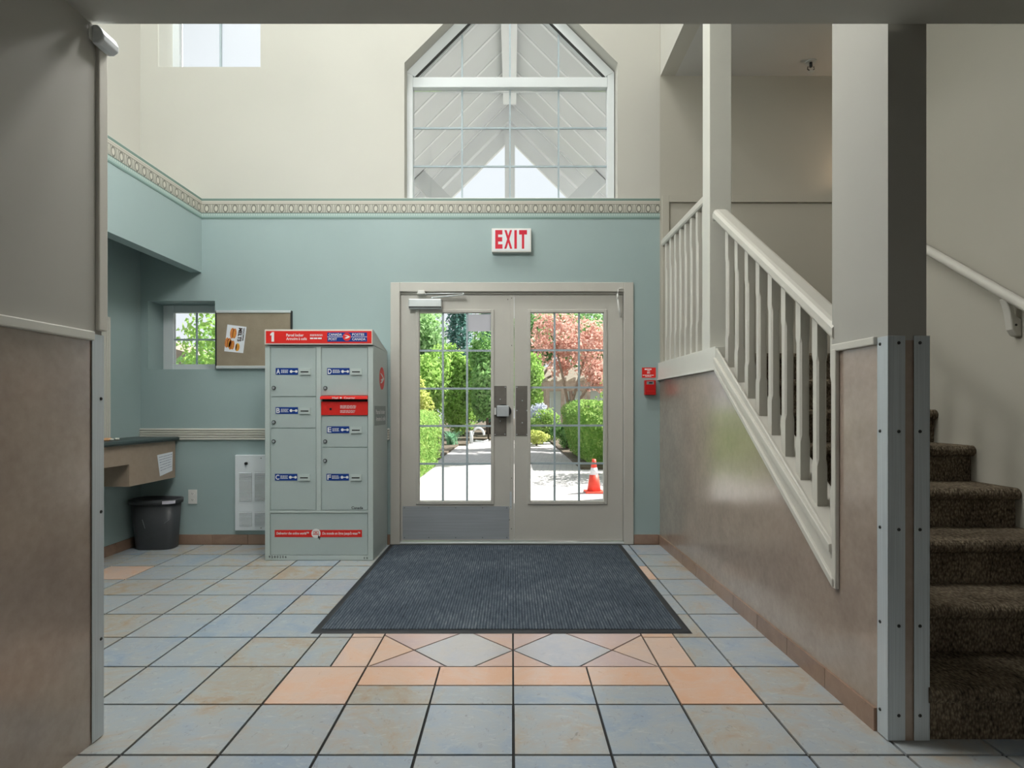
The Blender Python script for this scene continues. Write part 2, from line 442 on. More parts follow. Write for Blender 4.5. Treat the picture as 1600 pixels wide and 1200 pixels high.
def text_mesh(body, bold=0.0, shear=0.0):
    key = (body, bold, shear)
    if key in _txt: return _txt[key]
    cu = bpy.data.curves.new('t', 'FONT'); cu.body = body; cu.size = 1.0; cu.offset = bold; cu.shear = shear
    cu.resolution_u = 3; cu.align_x = 'LEFT'
    ob = bpy.data.objects.new('t', cu); COL.objects.link(ob)
    me = bpy.data.meshes.new_from_object(ob.evaluated_get(bpy.context.evaluated_depsgraph_get()))
    vs = np.array([v.co[:] for v in me.vertices]); fs = [tuple(p.vertices) for p in me.polygons]
    bpy.data.objects.remove(ob); bpy.data.curves.remove(cu); bpy.data.meshes.remove(me)
    _txt[key] = (vs, fs); return _txt[key]
def add_text(mb, body, box, fn, mi=0, bold=0.012, keep=False, rot=0.0, shear=0.0):
    """fit the text into box=(u0,u1,v0,v1) (u right, v up); fn(u,v)->(x,y,z)"""
    vs, fs = text_mesh(body, bold, shear)
    lo = vs.min(0); hi = vs.max(0); u0, u1, v0, v1 = box
    su = (u1 - u0) / (hi[0] - lo[0]); sv = (v1 - v0) / (hi[1] - lo[1])
    mb.add([fn(u0 + (p[0] - lo[0]) * su, v0 + (p[1] - lo[1]) * sv) for p in vs], fs, mi)
def add_lines(mb, box, rows, fn, mi=0, seed=1, fill=0.62, words=5):
    """rows of short strokes: print too small to read"""
    rg = random.Random(seed); u0, u1, v0, v1 = box; h = (v1 - v0) / rows
    for r in range(rows):
        u = u0; vb = v1 - (r + 1) * h + h * (1 - fill) / 2
        end = u1 - (u1 - u0) * rg.uniform(0, 0.18)
        while u < end:
            w = (u1 - u0) / words * rg.uniform(0.5, 1.2); e = min(u + w, end)
            mb.add([fn(u, vb), fn(e, vb), fn(e, vb + h * fill), fn(u, vb + h * fill)], [(0, 1, 2, 3)], mi)
            u = e + (u1 - u0) / words * 0.16
# ================================================================== THE SETTING
# ---------------- floor slab and tiles
GX0, GP, GY0 = 0.005, 0.3302, 2.259
floor = struct(MB().box(-3.4, 4.0, -3.2, YB + 0.26, -0.12, -0.008).build('floor', 'grout'), 'slate-look ceramic tile floor with dark grout and peach accent tiles', 'floor')
def clip(poly, nx, ny, d):
    """keep nx*x+ny*y <= d"""
    out = []
    for i in range(len(poly)):
        a = poly[i]; b = poly[(i + 1) % len(poly)]
        da = nx * a[0] + ny * a[1] - d; db = nx * b[0] + ny * b[1] - d
        if da <= 0: out.append(a)
        if da * db < 0:
            t = da / (da - db); out.append((a[0] + (b[0] - a[0]) * t, a[1] + (b[1] - a[1]) * t))
    return out
def inset(poly, g):
    r = poly
    for i in range(len(poly)):
        a = poly[i]; b = poly[(i + 1) % len(poly)]; dx, dy = b[0] - a[0], b[1] - a[1]
        l = math.hypot(dx, dy)
        if l < 1e-6: continue
        nx, ny = dy / l, -dx / l                     # outward for CCW
        r = clip(r, nx, ny, nx * a[0] + ny * a[1] - g)
        if len(r) < 3: return r
    return r
TILE_CACHE = {}
def tile(poly, m, g=0.0052):
    p = inset(poly, g)
    if len(p) < 3: return
    ar = abs(sum(p[i][0] * p[(i + 1) % len(p)][1] - p[(i + 1) % len(p)][0] * p[i][1] for i in range(len(p)))) / 2
    if ar < 4e-4: return
    cx = sum(q[0] for q in p) / len(p); cy = sum(q[1] for q in p) / len(p)
    key = (m,) + tuple((round(q[0] - cx, 3), round(q[1] - cy, 3)) for q in p)
    if key in TILE_CACHE:
        o = bpy.data.objects.new('tile', TILE_CACHE[key]); link(o, floor, Vector((cx, cy, -0.008)))
    else:
        o = MB().prism(p, 'z', -0.008, 0.0).build('tile', m, floor, origin=(cx, cy, -0.008)); TILE_CACHE[key] = o.data
def rect(x0, x1, y0, y1): return [(x0, y0), (x1, y0), (x1, y1), (x0, y1)]
def gx(k): return GX0 + GP * k
def gy(j): return GY0 + GP * j
for j in range(-3, 9):
    y0, y1 = gy(j), gy(j + 1)
    if j == 8: y1 = YB; 
    for k in range(-10, 8):
        x0, x1 = gx(k), gx(k + 1)
        if x1 < -3.19 or x0 > 2.55: continue
        if j >= 0 and x0 > 1.36: continue
        if j < -1 and x1 < -1.6: continue
        x0 = max(x0, -3.22); x1 = min(x1, 2.56)
        if j >= 0 and k == 3: x1 = 1.345
        if y1 - y0 < 0.03: continue
        r = rect(x0, x1, y0, y1)
        if j >= 3 and -3 <= k <= 1: continue                       # wholly under the mat
        if j == 0 and k in (-3, 2): tile(r, 'peach_tile')
        elif j == 5 and k in (2, -8 - 1): tile(r, 'peach_tile')
        elif j == 0 and -2 <= k <= 1:
            tile(rect(x0, x1, y0, 2.413), 'slate_tile', 0.004); tile(rect(x0, x1, 2.413, y1), 'peach_tile', 0.004)
        elif 1 <= j <= 4 and k == -3:
            xm = (x0 + x1) / 2; tile(rect(x0, xm, y0, y1), 'slate_tile', 0.004); tile(rect(xm, x1, y0, y1), 'peach_tile', 0.004)
        elif 1 <= j <= 4 and k == 2:
            xm = (x0 + x1) / 2; tile(rect(x0, xm, y0, y1), 'peach_tile', 0.004); tile(rect(xm, x1, y0, y1), 'slate_tile', 0.004)
        elif j in (1, 2) and -2 <= k <= 1: continue                 # diamond field below
        else: tile(r, 'slate_tile')
# diamond field in front of the mat
DH = 0.2385; FX0, FX1, FY0, FY1 = gx(-2), gx(2), gy(1), gy(3)
def diamond(cx, cy, m, cuts=()):
    for sgn in (cuts or (0,)):
        p = [(cx, cy - DH), (cx + DH, cy), (cx, cy + DH), (cx - DH, cy)]
        p = clip(p, -1, 0, -FX0); p = clip(p, 1, 0, FX1); p = clip(p, 0, -1, -FY0); p = clip(p, 0, 1, FY1)
        if sgn: p = clip(p, sgn, 0, sgn * GX0)
        if len(p) >= 3: tile(p, m, 0.0042)
YM = 2.766
for m_ in range(-3, 3):
    cx = GX0 + 2 * DH * (m_ + 0.5)
    diamond(cx, YM, 'pale_tile' if m_ in (-1, 0) else 'peach_tile')
    diamond(cx, YM + 2 * DH, 'pale_tile')
for m_ in range(-2, 3):
    cx = GX0 + 2 * DH * m_
    for cy in (YM - DH, YM + DH): diamond(cx, cy, 'pink_tile', (1, -1) if m_ == 0 else ())

# ---------------- back wall with its openings
DOOR = (PX(613), PX(987), 0.0, PZ(444))
WIN_S = (PX(231), PX(336), PZ(577), PZ(470))
ARCH_Z0 = PZ(309.5); ARCH_Z1 = PZ(98); ARCH_X0, ARCH_X1 = PX(632), PX(965); ARCH_XC = (ARCH_X0 + ARCH_X1) / 2
ARCH_P = ARCH_Z1 + (ARCH_X1 - ARCH_X0) / 2
ARCH = (ARCH_X0, ARCH_X1, ARCH_Z0, ARCH_P)
WIN_U = (PX(246), PX(407), PZ(104.5), PZ(-60))
YO = YB + 0.26
ZT = LOBBY_Z
xs = sorted({-3.33, PX(1031), 3.85} | {v for o in (DOOR, WIN_S, ARCH, WIN_U) for v in o[:2]})
zs = sorted({0.0, PZ(310), ZT} | {v for o in (DOOR, WIN_S, ARCH, WIN_U) for v in o[2:]})
mb = MB()
for a in range(len(xs) - 1):
    for b in range(len(zs) - 1):
        cx, cz = (xs[a] + xs[a + 1]) / 2, (zs[b] + zs[b + 1]) / 2
        if any(o[0] < cx < o[1] and o[2] < cz < o[3] for o in (DOOR, WIN_S, ARCH, WIN_U)): continue
        mi = 2 if cx > PX(1031) else (0 if cz < PZ(310) else 1)
        mb.box(xs[a], xs[a + 1], YB, YO, zs[b], zs[b + 1], mi)
mb.prism([(ARCH_X0, ARCH_Z1), (ARCH_XC, ARCH_P), (ARCH_X0, ARCH_P)], 'y', YB, YO, 1)
mb.prism([(ARCH_X1, ARCH_Z1), (ARCH_X1, ARCH_P), (ARCH_XC, ARCH_P)], 'y', YB, YO, 1)
struct(mb.build('wall_back', ['teal_paint', 'cream_paint', 'beige_paint']), 'tall entrance wall, teal below the printed border and cream above', 'wall')

mb = MB()  # unseen white outer layer, added to bounce light onto the soffit
for a in range(len(xs) - 1):
    for b in range(len(zs) - 1):
        cx, cz = (xs[a] + xs[a + 1]) / 2, (zs[b] + zs[b + 1]) / 2
        if any(o[0] < cx < o[1] and o[2] < cz < o[3] for o in (DOOR, WIN_S, ARCH, WIN_U)): continue
        mb.box(xs[a], xs[a + 1], YO, YO + 0.02, zs[b], zs[b + 1])
mb.prism([(ARCH_X0, ARCH_Z1), (ARCH_XC, ARCH_P), (ARCH_X0, ARCH_P)], 'y', YO, YO + 0.02)
mb.prism([(ARCH_X1, ARCH_Z1), (ARCH_X1, ARCH_P), (ARCH_XC, ARCH_P)], 'y', YO, YO + 0.02)
struct(mb.build('wall_outside', 'batten_white'), 'white outside layer added to bounce light under the canopy', 'wall')
# ---------------- other walls
struct(MB().box(-3.33, -3.19, 2.04, YB, 0, PZ(310), 0).box(-3.33, -3.19, 2.04, YB, PZ(310), ZT, 1)
       .build('wall_left', ['teal_paint', 'cream_paint']), 'teal alcove side wall behind the brown counter', 'wall')
struct(MB().box(-1.60, -1.46, -3.2, 2.04, 0, 1.40, 0).box(-1.60, -1.46, -3.2, 2.04, 1.40, 2.5, 1)
       .build('wall_corridor', ['laminate', 'grey_paint']), 'corridor side wall with brown laminate below and grey paint above', 'wall')
struct(MB().box(-3.33, -1.60, 1.90, 2.04, 0, ZT, 0).box(-1.60, 1.32, 1.86, 1.99, 2.5, ZT, 1).box(1.32, 2.5, 1.86, 1.99, 2.5, 4.02, 1)
       .build('wall_front', ['teal_paint', 'cream_paint']), 'lobby wall above the corridor opening', 'wall')
# stair wall: laminate wainscot panel following the stair, pillar, high upper wall
mb = MB()
SP = [(2.012, 0), (YB, 0), (YB, 1.405), (3.59, 1.405), (2.318, 0.462), (2.318, 1.405), (2.012, 1.405)]
mb.prism(SP, 'x', 0.0, 0.135, 0)
mb.prism([(2.012, 1.405), (2.352, 1.405), (2.352, 4.02), (2.012, 4.02)], 'x', 0.0, 0.135, 1)
mb.xf = lambda v: (XR(v[1]) + v[0], v[1], v[2])
struct(mb.build('wall_right', ['laminate', 'grey_paint']), 'stair half wall clad in glossy brown laminate, with a tall grey pillar', 'wall')
struct(MB().box(1.275, 1.40, 2.0, YB, 4.02, ZT).build('wall_upper', 'cream_paint'), 'cream upper lobby wall above the stairwell opening', 'wall')
struct(MB().box(2.5, 2.62, -3.2, 3.86, 0, 4.02).build('wall_stairs', 'beige_paint'), 'beige stairwell wall carrying the round handrail', 'wall')
struct(MB().box(3.75, 3.85, 1.9, YB, 0, 4.02).build('wall_landing', 'beige_paint'), 'far end wall of the stair landing', 'wall')
struct(MB().box(2.62, 3.75, 1.9, 2.0, 0, 4.02).build('wall_stairwell', 'beige_paint'), 'wall closing the upper stair flight', 'wall')
struct(MB().box(-1.60, 2.62, -3.34, -3.2, 0, 2.5).build('wall_rear', 'grey_paint'), 'end wall of the corridor', 'wall')
struct(MB().box(-3.33, 1.40, 1.86, YO, ZT, ZT + 0.12).build('ceiling', 'white_ceiling'), 'white lobby ceiling', 'ceiling')
struct(MB().box(-1.60, 2.62, -3.2, 1.86, 2.5, 2.62).build('ceiling_corridor', 'white_ceiling'), 'white corridor ceiling', 'ceiling')
struct(MB().box(1.40, 3.85, 1.99, YB, 4.02, 4.10).build('ceiling_stairwell', 'white_ceiling'), 'pale stairwell ceiling with a sprinkler', 'ceiling')
# alcove header beam with ledge slab behind it
struct(MB().box(-2.765, -2.665, 2.04, YB, 2.332, PZ(310), 0).box(-3.19, -2.765, 2.04, YB, PZ(310) - 0.06, PZ(310), 1)
       .build('wall_beam', ['teal_paint', 'cream_paint']), 'teal dropped beam over the counter alcove', 'wall')
# wallpaper borders
struct(MB().box(-2.664, PX(1031), YB - 0.003, YB, PZ(342), PZ(310)).build('trim_1', 'border_print_x'), 'egg-and-dart wallpaper border on the entrance wall', 'wallpaper border')
struct(MB().box(-2.665, -2.662, 2.04, YB - 0.003, PZ(342), PZ(310)).build('trim_2', 'border_print_y'), 'egg-and-dart wallpaper border on the beam over the counter', 'wallpaper border')
# fluted chair rail
def fluted(z0, z1, n, proud):
    pts = [(0, z0)]
    for i in range(n):
        a = z0 + (z1 - z0) * i / n; b = z0 + (z1 - z0) * (i + 1) / n; e = (b - a)
        pts += [(-proud * 0.55, a + e * 0.06), (-proud, a + e * 0.28), (-proud, a + e * 0.72), (-proud * 0.55, b - e * 0.06)]
    return pts + [(0, z1)]
mb = MB().prism([(YB + p[0], p[1]) for p in fluted(PZ(687.5), PZ(669.5), 5, 0.018)], 'x', -3.188, PX(609))
struct(mb.build('trim_3', 'trim_cream'), 'cream fluted chair rail on the teal entrance wall', 'chair rail')
mb = MB()
mb.prism([(-3.19 - p[0], p[1]) for p in fluted(4.435, 4.535, 5, 0.02)], 'z', 0.925, 1.885)
mb.prism([(-3.19 - p[0], p[1]) for p in fluted(1.80, 1.90, 5, 0.02)], 'y', 3.0, 4.435)
mb.prism([(-3.19 - p[0], p[1]) for p in fluted(2.90, 3.0, 5, 0.02)], 'z', 0.925, 1.885)
struct(mb.build('trim_4', 'trim_cream'), 'cream fluted casing on the alcove side wall above the counter', 'casing')
# corridor wall trims
struct(MB().box(-1.46, -1.442, -3.2, 1.985, 1.40, 1.432).build('trim_5', 'trim_white', bevel=0.004), 'pale rail capping the corridor laminate panel', 'chair rail')
struct(MB().box(-1.475, -1.448, 2.012, 2.056, 1.44, 2.5).build('trim_6', 'trim_cream', bevel=0.004), 'slim cream corner bead above the corridor corner guard', 'corner bead')
# stair trims
def rmb():
    m = MB(); m.xf = lambda v: (XR(v[1]) + v[0], v[1], v[2]); return m
mb = rmb()
mb.box(-0.016, 0.14, 3.60, YB, 1.405, 1.555)
mb.prism([(3.60, 1.405), (3.60, 1.418), (YB, 1.418), (YB, 1.405)], 'x', -0.024, 0.0)
struct(mb.build('trim_7', 'trim_white', bevel=0.003), 'white landing fascia board under the level balusters', 'fascia')
mb = rmb()   # sloping stringer: face board, lower bead, sill
TOPL = lambda y: 0.616 + 0.682 * (y - 2.325); BOTL = lambda y: 0.462 + 0.7415 * (y - 2.318)
mb.prism([(2.325, BOTL(2.325)), (3.60, BOTL(3.60)), (3.60, TOPL(3.60) + 0.06), (2.325, TOPL(2.325))], 'x', -0.014, 0.0)
mb.prism([(2.31, BOTL(2.31) - 0.012), (3.60, BOTL(3.60) - 0.012), (3.60, BOTL(3.60) + 0.018), (2.31, BOTL(2.31) + 0.022)], 'x', -0.026, -0.010)
mb.prism([(2.325, TOPL(2.325) - 0.035), (3.60, TOPL(3.60) - 0.035), (3.60, TOPL(3.60)), (2.325, TOPL(2.325))], 'x', -0.03, 0.145)
mb.prism([(2.325, TOPL(2.325) - 0.062), (3.60, TOPL(3.60) - 0.062), (3.60, TOPL(3.60) - 0.035), (2.325, TOPL(2.325) - 0.035)], 'x', -0.02, 0.0)
mb.box(-0.018, 0.0, 2.300, 2.328, 0.44, 1.405)
struct(mb.build('trim_8', 'trim_cream', bevel=0.004), 'cream sloping stringer and sill under the stair balusters', 'stringer')
mb = rmb().box(-0.016, 0.0, 2.066, 2.335, 1.395, 1.425)
struct(mb.build('trim_9', 'trim_cream', bevel=0.004), 'cream rail capping the laminate on the pillar', 'chair rail')
# stairwell panel moulding on its back wall
struct(MB().box(PX(1045), 3.74, YB - 0.018, YB, PZ(317), PZ(306)).box(PX(1034), PX(1045), YB - 0.016, YB, 1.56, PZ(306))
       .build('trim_10', 'beige_paint', bevel=0.003), 'beige panel moulding on the landing wall', 'moulding')
# baseboards, tile by tile
def baseboard(name, label, pts):
    root = thing(name, pts[0][0], label, 'baseboard', kind='structure')
    for (p0, p1, nrm) in pts:
        p0 = Vector(p0); p1 = Vector(p1); d = (p1 - p0); n = max(1, round(d.length / 0.32)); nv = Vector(nrm) * 0.011
        for i in range(n):
            a = p0 + d * (i / n) + d.normalized() * 0.002; b = p0 + d * ((i + 1) / n) - d.normalized() * 0.002
            vs = [a, b, b + nv, a + nv]; h = Vector((0, 0, 0.083))
            MB().add(vs + [v + h for v in vs], [(3, 2, 1, 0), (4, 5, 6, 7), (0, 1, 5, 4), (1, 2, 6, 5), (2, 3, 7, 6), (3, 0, 4, 7)]).build('tile', 'base_tile', root)
    return root
baseboard('baseboard_back', 'brown tile baseboard along the entrance wall', [((-3.178, YB, 0), (PX(610), YB, 0), (0, -1, 0)), ((PX(990), YB, 0), (PX(1031) - 0.012, YB, 0), (0, -1, 0))])
baseboard('baseboard_left', 'brown tile baseboard under the counter alcove', [((-3.19, 2.05, 0), (-3.19, YB, 0), (1, 0, 0))])
baseboard('baseboard_right', 'brown tile baseboard along the laminate stair wall', [((XR(2.07), 2.07, 0), (XR(YB), YB, 0), (-1, 0, 0))])

# ---------------- windows
def pane(poly, y, parent):
    MB().prism(poly, 'y', y, y + 0.005).build('pane', 'window_glass', parent)
YW = 5.04
def wx(px): return PX(px, YW)
def wz(py): return PZ(py, YW)
w = thing('window_1', (0, YW, ARCH_Z0), 'tall white peaked window with grid bars above the double doors', 'window', kind='structure')
mb = MB()
a0, a1 = YW, YW + 0.09
zb = ARCH_Z0 + 0.001; mid = 797
def sl(x, c): return c - (x - 634)                 # 45 degree slope rows, left side
OUT_L = [(wx(634), wz(112.7)), (wx(mid), wz(112.7 - (mid - 634)))]
IN_L = [(wx(648), wz(120)), (wx(mid), wz(120 - (mid - 648)))]
mb.prism([(wx(634), zb), (wx(645), zb), (wx(645), wz(118)), (wx(634), wz(112.7))], 'y', a0, a1)
mb.prism([(wx(949), zb), (wx(960), zb), (wx(960), wz(112.7)), (wx(949), wz(118))], 'y', a0, a1)
mb.prism([(wx(645), zb), (wx(949), zb), (wx(949), zb + 0.045), (wx(645), zb + 0.045)], 'y', a0, a1)
mb.prism([OUT_L[0], (wx(645), wz(118)), IN_L[0], IN_L[1], OUT_L[1]], 'y', a0, a1)
mir = lambda p: (2 * wx(mid) - p[0], p[1])
mb.prism([mir(p) for p in (OUT_L[0], (wx(645), wz(118)), IN_L[0], IN_L[1], OUT_L[1])], 'y', a0, a1)
mb.build('frame', 'window_vinyl', w, bevel=0.004)
MB().box(wx(645), wx(949), a0 - 0.004, a1, wz(136.7), wz(120.8)).build('transom', 'window_vinyl', w, bevel=0.004)
MB().prism([(wx(648), wz(119.5)), (wx(650.5), wz(119.5)), (wx(mid), wz(119.5 - (mid - 650.5))), (wx(mid), wz(119.5 - (mid - 648)))], 'y', a0 + 0.002, a0 + 0.03).build('glazing_bead', 'dark_metal', w)
MB().prism([mir(p) for p in [(wx(648), wz(119.5)), (wx(650.5), wz(119.5)), (wx(mid), wz(119.5 - (mid - 650.5))), (wx(mid), wz(119.5 - (mid - 648)))]], 'y', a0 + 0.002, a0 + 0.03).build('glazing_bead', 'dark_metal', w)
for px in (721.4, 796.8, 873.3):
    top = wz(124 - min(px - 648, 946 - px))
    MB().box(wx(px - 1.3), wx(px + 1.3), a0 + 0.035, a0 + 0.05, zb + 0.04, wz(136)).build('muntin', 'muntin_backlit', w)
    MB().box(wx(px - 1.3), wx(px + 1.3), a0 + 0.035, a0 + 0.05, wz(121), top).build('muntin', 'muntin_backlit', w)
for py in (197, 257.2):
    MB().box(wx(645), wx(949), a0 + 0.036, a0 + 0.049, wz(py + 1.3), wz(py - 1.3)).build('muntin', 'muntin_backlit', w)
cols = [645.5, 721.4, 796.8, 873.3, 948.5]; rows = [137, 197, 257.2, 311]
for i in range(4):
    for j in range(3):
        z0 = zb + 0.04 if j == 2 else wz(rows[j + 1])
        pane([(wx(cols[i]), z0), (wx(cols[i + 1]), z0), (wx(cols[i + 1]), wz(rows[j])), (wx(cols[i]), wz(rows[j]))], a0 + 0.055, w)
    x0, x1 = cols[i], cols[i + 1]
    f = lambda x: wz(119 - min(x - 648, 946 - x))
    pts = [(wx(max(x0, 650)), wz(120)), (wx(min(x1, 944)), wz(120)), (wx(min(x1, 944)), max(f(x1), wz(119.5))), (wx(max(x0, 650)), max(f(x0), wz(119.5)))]
    pane(pts, a0 + 0.055, w)
# small alcove window
YS = 5.135
w = thing('window_2', (PX(290), YS, WIN_S[2]), 'small white four-pane window recessed beside the cork board', 'window', kind='structure')
x0, x1, z0, z1 = WIN_S[0] + 0.001, WIN_S[1] - 0.001, WIN_S[2] + 0.001, WIN_S[3] - 0.001
sx = lambda px: PX(px, YS)
gx0, gx1 = sx(270.5), x1 - 0.078; gz0, gz1 = PZ(569, YS), PZ(488.5, YS)
mb = MB()
mb.box(x0, gx0, YS, YO, z0, z1).box(gx1, x1, YS, YO, z0, z1).box(gx0, gx1, YS, YO, z0, gz0).box(gx0, gx1, YS, YO, gz1, z1)
mb.build('frame', 'window_vinyl', w, bevel=0.005)
mx_ = (gx0 + gx1) / 2; mz_ = PZ(530.5, YS)
MB().box(mx_ - 0.007, mx_ + 0.007, YS + 0.012, YS + 0.024, gz0, gz1).build('muntin', 'muntin_backlit', w)
MB().box(gx0, gx1, YS + 0.013, YS + 0.023, mz_ - 0.008, mz_ + 0.008).build('muntin', 'muntin_backlit', w)
for (a, b) in ((gx0, mx_), (mx_, gx1)):
    for (c, d) in ((gz0, mz_), (mz_, gz1)): pane([(a, c), (b, c), (b, d), (a, d)], YS + 0.028, w)
# high window
w = thing('window_3', (PX(320), YO - 0.06, WIN_U[2]), 'high white window near the lobby ceiling', 'window', kind='structure')
x0, x1, z0, z1 = WIN_U[0] + 0.001, WIN_U[1] - 0.001, WIN_U[2] + 0.001, WIN_U[3] - 0.001; ya, yb = YO - 0.06, YO
mb = MB().box(x0, x0 + 0.07, ya, yb, z0, z1).box(x1 - 0.07, x1, ya, yb, z0, z1).box(x0 + .07, x1 - .07, ya, yb, z0, z0 + .07).box(x0 + .07, x1 - .07, ya, yb, z1 - .07, z1)
mb.build('frame', 'window_vinyl', w, bevel=0.004)
xm = PX(343, ya)
MB().box(xm - 0.009, xm + 0.009, ya + 0.015, ya + 0.03, z0 + .07, z1 - .07).build('muntin', 'muntin_backlit', w)
for (a, b) in ((x0 + .07, xm), (xm, x1 - .07)): pane([(a, z0 + .07), (b, z0 + .07), (b, z1 - .07), (a, z1 - .07)], ya + 0.035, w)
struct(MB().box(WIN_U[0] + 0.001, WIN_U[0] + 0.012, YB + 0.002, ya, WIN_U[2] + 0.001, WIN_U[3] - 0.001).build('trim_11', 'trim_white'), 'white jamb lining of the high window', 'jamb')

# ---------------- double doors
YD = 4.945
dx = lambda px: PX(px, YD)
dz = lambda py: PZ(py, YD)
fr = thing('door_frame', (0, YB, 0), 'beige steel frame around the double entrance doors', 'door frame', kind='structure')
mb = MB()
yf = YB - 0.016; sxx = lambda px: PX(px, yf); szz = lambda py: PZ(py, yf)
mb.box(sxx(610), sxx(624.5), yf, YB + 0.14, 0, szz(441)).box(sxx(975), sxx(990), yf, YB + 0.14, 0, szz(441)).box(sxx(624.5), sxx(975), yf, YB + 0.14, szz(455.5), szz(441))
mb.build('casing', 'door_paint', fr, bevel=0.004)
mb = MB().box(sxx(624.5), dx(626), YB + 0.006, YB + 0.13, 0, szz(455.6)).box(dx(973.6), sxx(975), YB + 0.006, YB + 0.13, 0, szz(455.6)).box(sxx(624.5), sxx(975), YB + 0.012, YB + 0.13, dz(460.2), szz(455.6))
mb.build('door_stop', 'door_paint', fr)
MB().box(sxx(611), sxx(989), YB - 0.01, YB + 0.14, 0.0, 0.018).build('threshold', 'closer_metal', fr, bevel=0.004)
def leaf_door(name, label, x0, x1, g0, g1, vm, hm):
    d = thing(name, ((dx(x0) + dx(x1)) / 2, YD, 0.02), label, 'door', kind='structure')
    za, zb_ = dz(844.5), dz(461); ga, gb = dz(783), dz(488.5); yb2 = YD + 0.045
    mb = MB().box(dx(x0), dx(g0), YD, yb2, za, zb_).box(dx(g1), dx(x1), YD, yb2, za, zb_).box(dx(g0), dx(g1), YD, yb2, za, ga).box(dx(g0), dx(g1), YD, yb2, gb, zb_)
    mb.build('leaf', 'door_paint', d)
    mb = MB(); yy = YD - 0.009; e = 5.0
    mb.box(dx(g0 - e), dx(g0), yy, YD, dz(783 + e), dz(488.5 - e)).box(dx(g1), dx(g1 + e), yy, YD, dz(783 + e), dz(488.5 - e)).box(dx(g0), dx(g1), yy, YD, dz(783 + e), dz(783)).box(dx(g0), dx(g1), yy, YD, dz(488.5), dz(488.5 - e))
    mb.build('glazing_trim', 'door_paint', d, bevel=0.004)
    for px in vm: MB().box(dx(px - 1.5), dx(px + 1.5), YD + 0.010, YD + 0.026, ga, gb).build('muntin', 'muntin_backlit', d)
    for py in hm: MB().box(dx(g0), dx(g1), YD + 0.011, YD + 0.025, dz(py + 1.5), dz(py - 1.5)).build('muntin', 'muntin_backlit', d)
    cx_ = [g0] + list(vm) + [g1]; ry = [488.5] + list(hm) + [783]
    for i in range(3):
        for j in range(5): pane([(dx(cx_[i]), dz(ry[j + 1])), (dx(cx_[i + 1]), dz(ry[j + 1])), (dx(cx_[i + 1]), dz(ry[j])), (dx(cx_[i]), dz(ry[j]))], YD + 0.03, d)
    return d
d1 = leaf_door('door_1', 'beige glazed door leaf with steel kick plate, closer and lock box', 626.5, 802.6, 655, 767, (691.7, 729.6), (547.6, 607, 665.7, 725))
d2 = leaf_door('door_2', 'beige glazed door leaf with bare push plate and dangling closer arm', 803.6, 973, 829, 943.5, (866.7, 905), (547, 605.3, 665, 724.3))
mb = MB().box(dx(629), dx(795.5), YD - 0.002, YD, dz(842.5), dz(791))
kp = mb.build('kick_plate', 'kick_metal', d1)
for px in (632, 670, 712, 754, 792):
    for py in (793.5, 840): MB().dome((dx(px), YD - 0.002, dz(py)), 0.004, 'y', -1, 0.002, 8).build('screw', 'dark_metal', kp)
MB().box(dx(797), dx(803), YD - 0.005, YD, dz(844), dz(462)).build('astragal', 'door_paint', d1, bevel=0.002)
for (px, py) in ((799.5, 466), (799.5, 540), (799.5, 747), (793.5, 468), (798, 792), (796, 812), (799, 826)): MB().disc((dx(px), dz(py)), 0.004, 'y', YD - 0.0056, YD - 0.0048, 8).build('screw_hole', 'black_gap', d1)
MB().box(dx(796.5), dx(799.5), YD - 0.0056, YD - 0.0048, dz(795), dz(768)).build('bare_patch', 'guard_metal', d1)
def push_plate(d, x0, x1, y0, y1, pts):
    p = MB().box(dx(x0), dx(x1), YD - 0.003, YD, dz(y1), dz(y0)).build('push_plate', 'bronze_plate', d)
    for (px, py) in pts: MB().dome((dx(px), YD - 0.003, dz(py)), 0.0055, 'y', -1, 0.003, 10).build('screw', 'lock_silver', p)
push_plate(d1, 772, 791.5, 603, 681, ((781.5, 624), (781.5, 658), (773.5, 679), (789, 678.5), (789.5, 605)))
push_plate(d2, 806, 825.5, 603, 681, ((816, 626), (816, 660.5), (807.5, 605), (807.5, 641.5), (823.5, 641.5), (807.5, 679), (823.5, 679)))
lk = MB().disc(((dx(786), dz(642.3))), dx(799) - dx(786), 'y', YD - 0.022, YD - 0.003, 28, rz=dz(633) - dz(643.4)).build('lock_housing', 'rubber', d1)
MB().box(dx(776.5), dx(795.5), YD - 0.055, YD - 0.02, dz(651), dz(633.6)).build('lock_box', 'lock_silver', lk, bevel=0.006)
MB().box(dx(772.6), dx(775.4), YD - 0.03, YD - 0.018, dz(648), dz(637)).build('latch_tab', 'white_plastic', lk, bevel=0.001)
# closer on the left leaf
cl = MB().box(dx(640), dx(691), YD - 0.055, YD, dz(484), dz(468.5)).build('door_closer', 'closer_metal', d1, bevel=0.008, seg=3)
MB().box(dx(640.5), dx(690.5), YD - 0.0565, YD - 0.05, dz(482.6), dz(480.4)).build('closer_seam', 'dark_metal', cl)
mb = MB().tube([(dx(676), YD - 0.03, dz(468)), (dx(676), YD - 0.03, dz(465.5))], 0.008).tube([(dx(676), YD - 0.03, dz(466)), (dx(725), YD - 0.06, dz(463))], 0.0065).tube([(dx(725), YD - 0.06, dz(463.5)), (dx(725), YD - 0.06, dz(460))], 0.006).tube([(dx(725), YD - 0.06, dz(460.5)), (dx(662), YD - 0.03, dz(460.3))], 0.005)
mb.build('closer_arm', 'closer_metal', cl)
MB().prism([(dx(653), dz(461)), (dx(666), dz(461)), (dx(664), dz(455.2)), (dx(655), dz(455.2))], 'y', YB - 0.03, YB + 0.012).build('closer_bracket', 'white_plastic', cl, bevel=0.003)
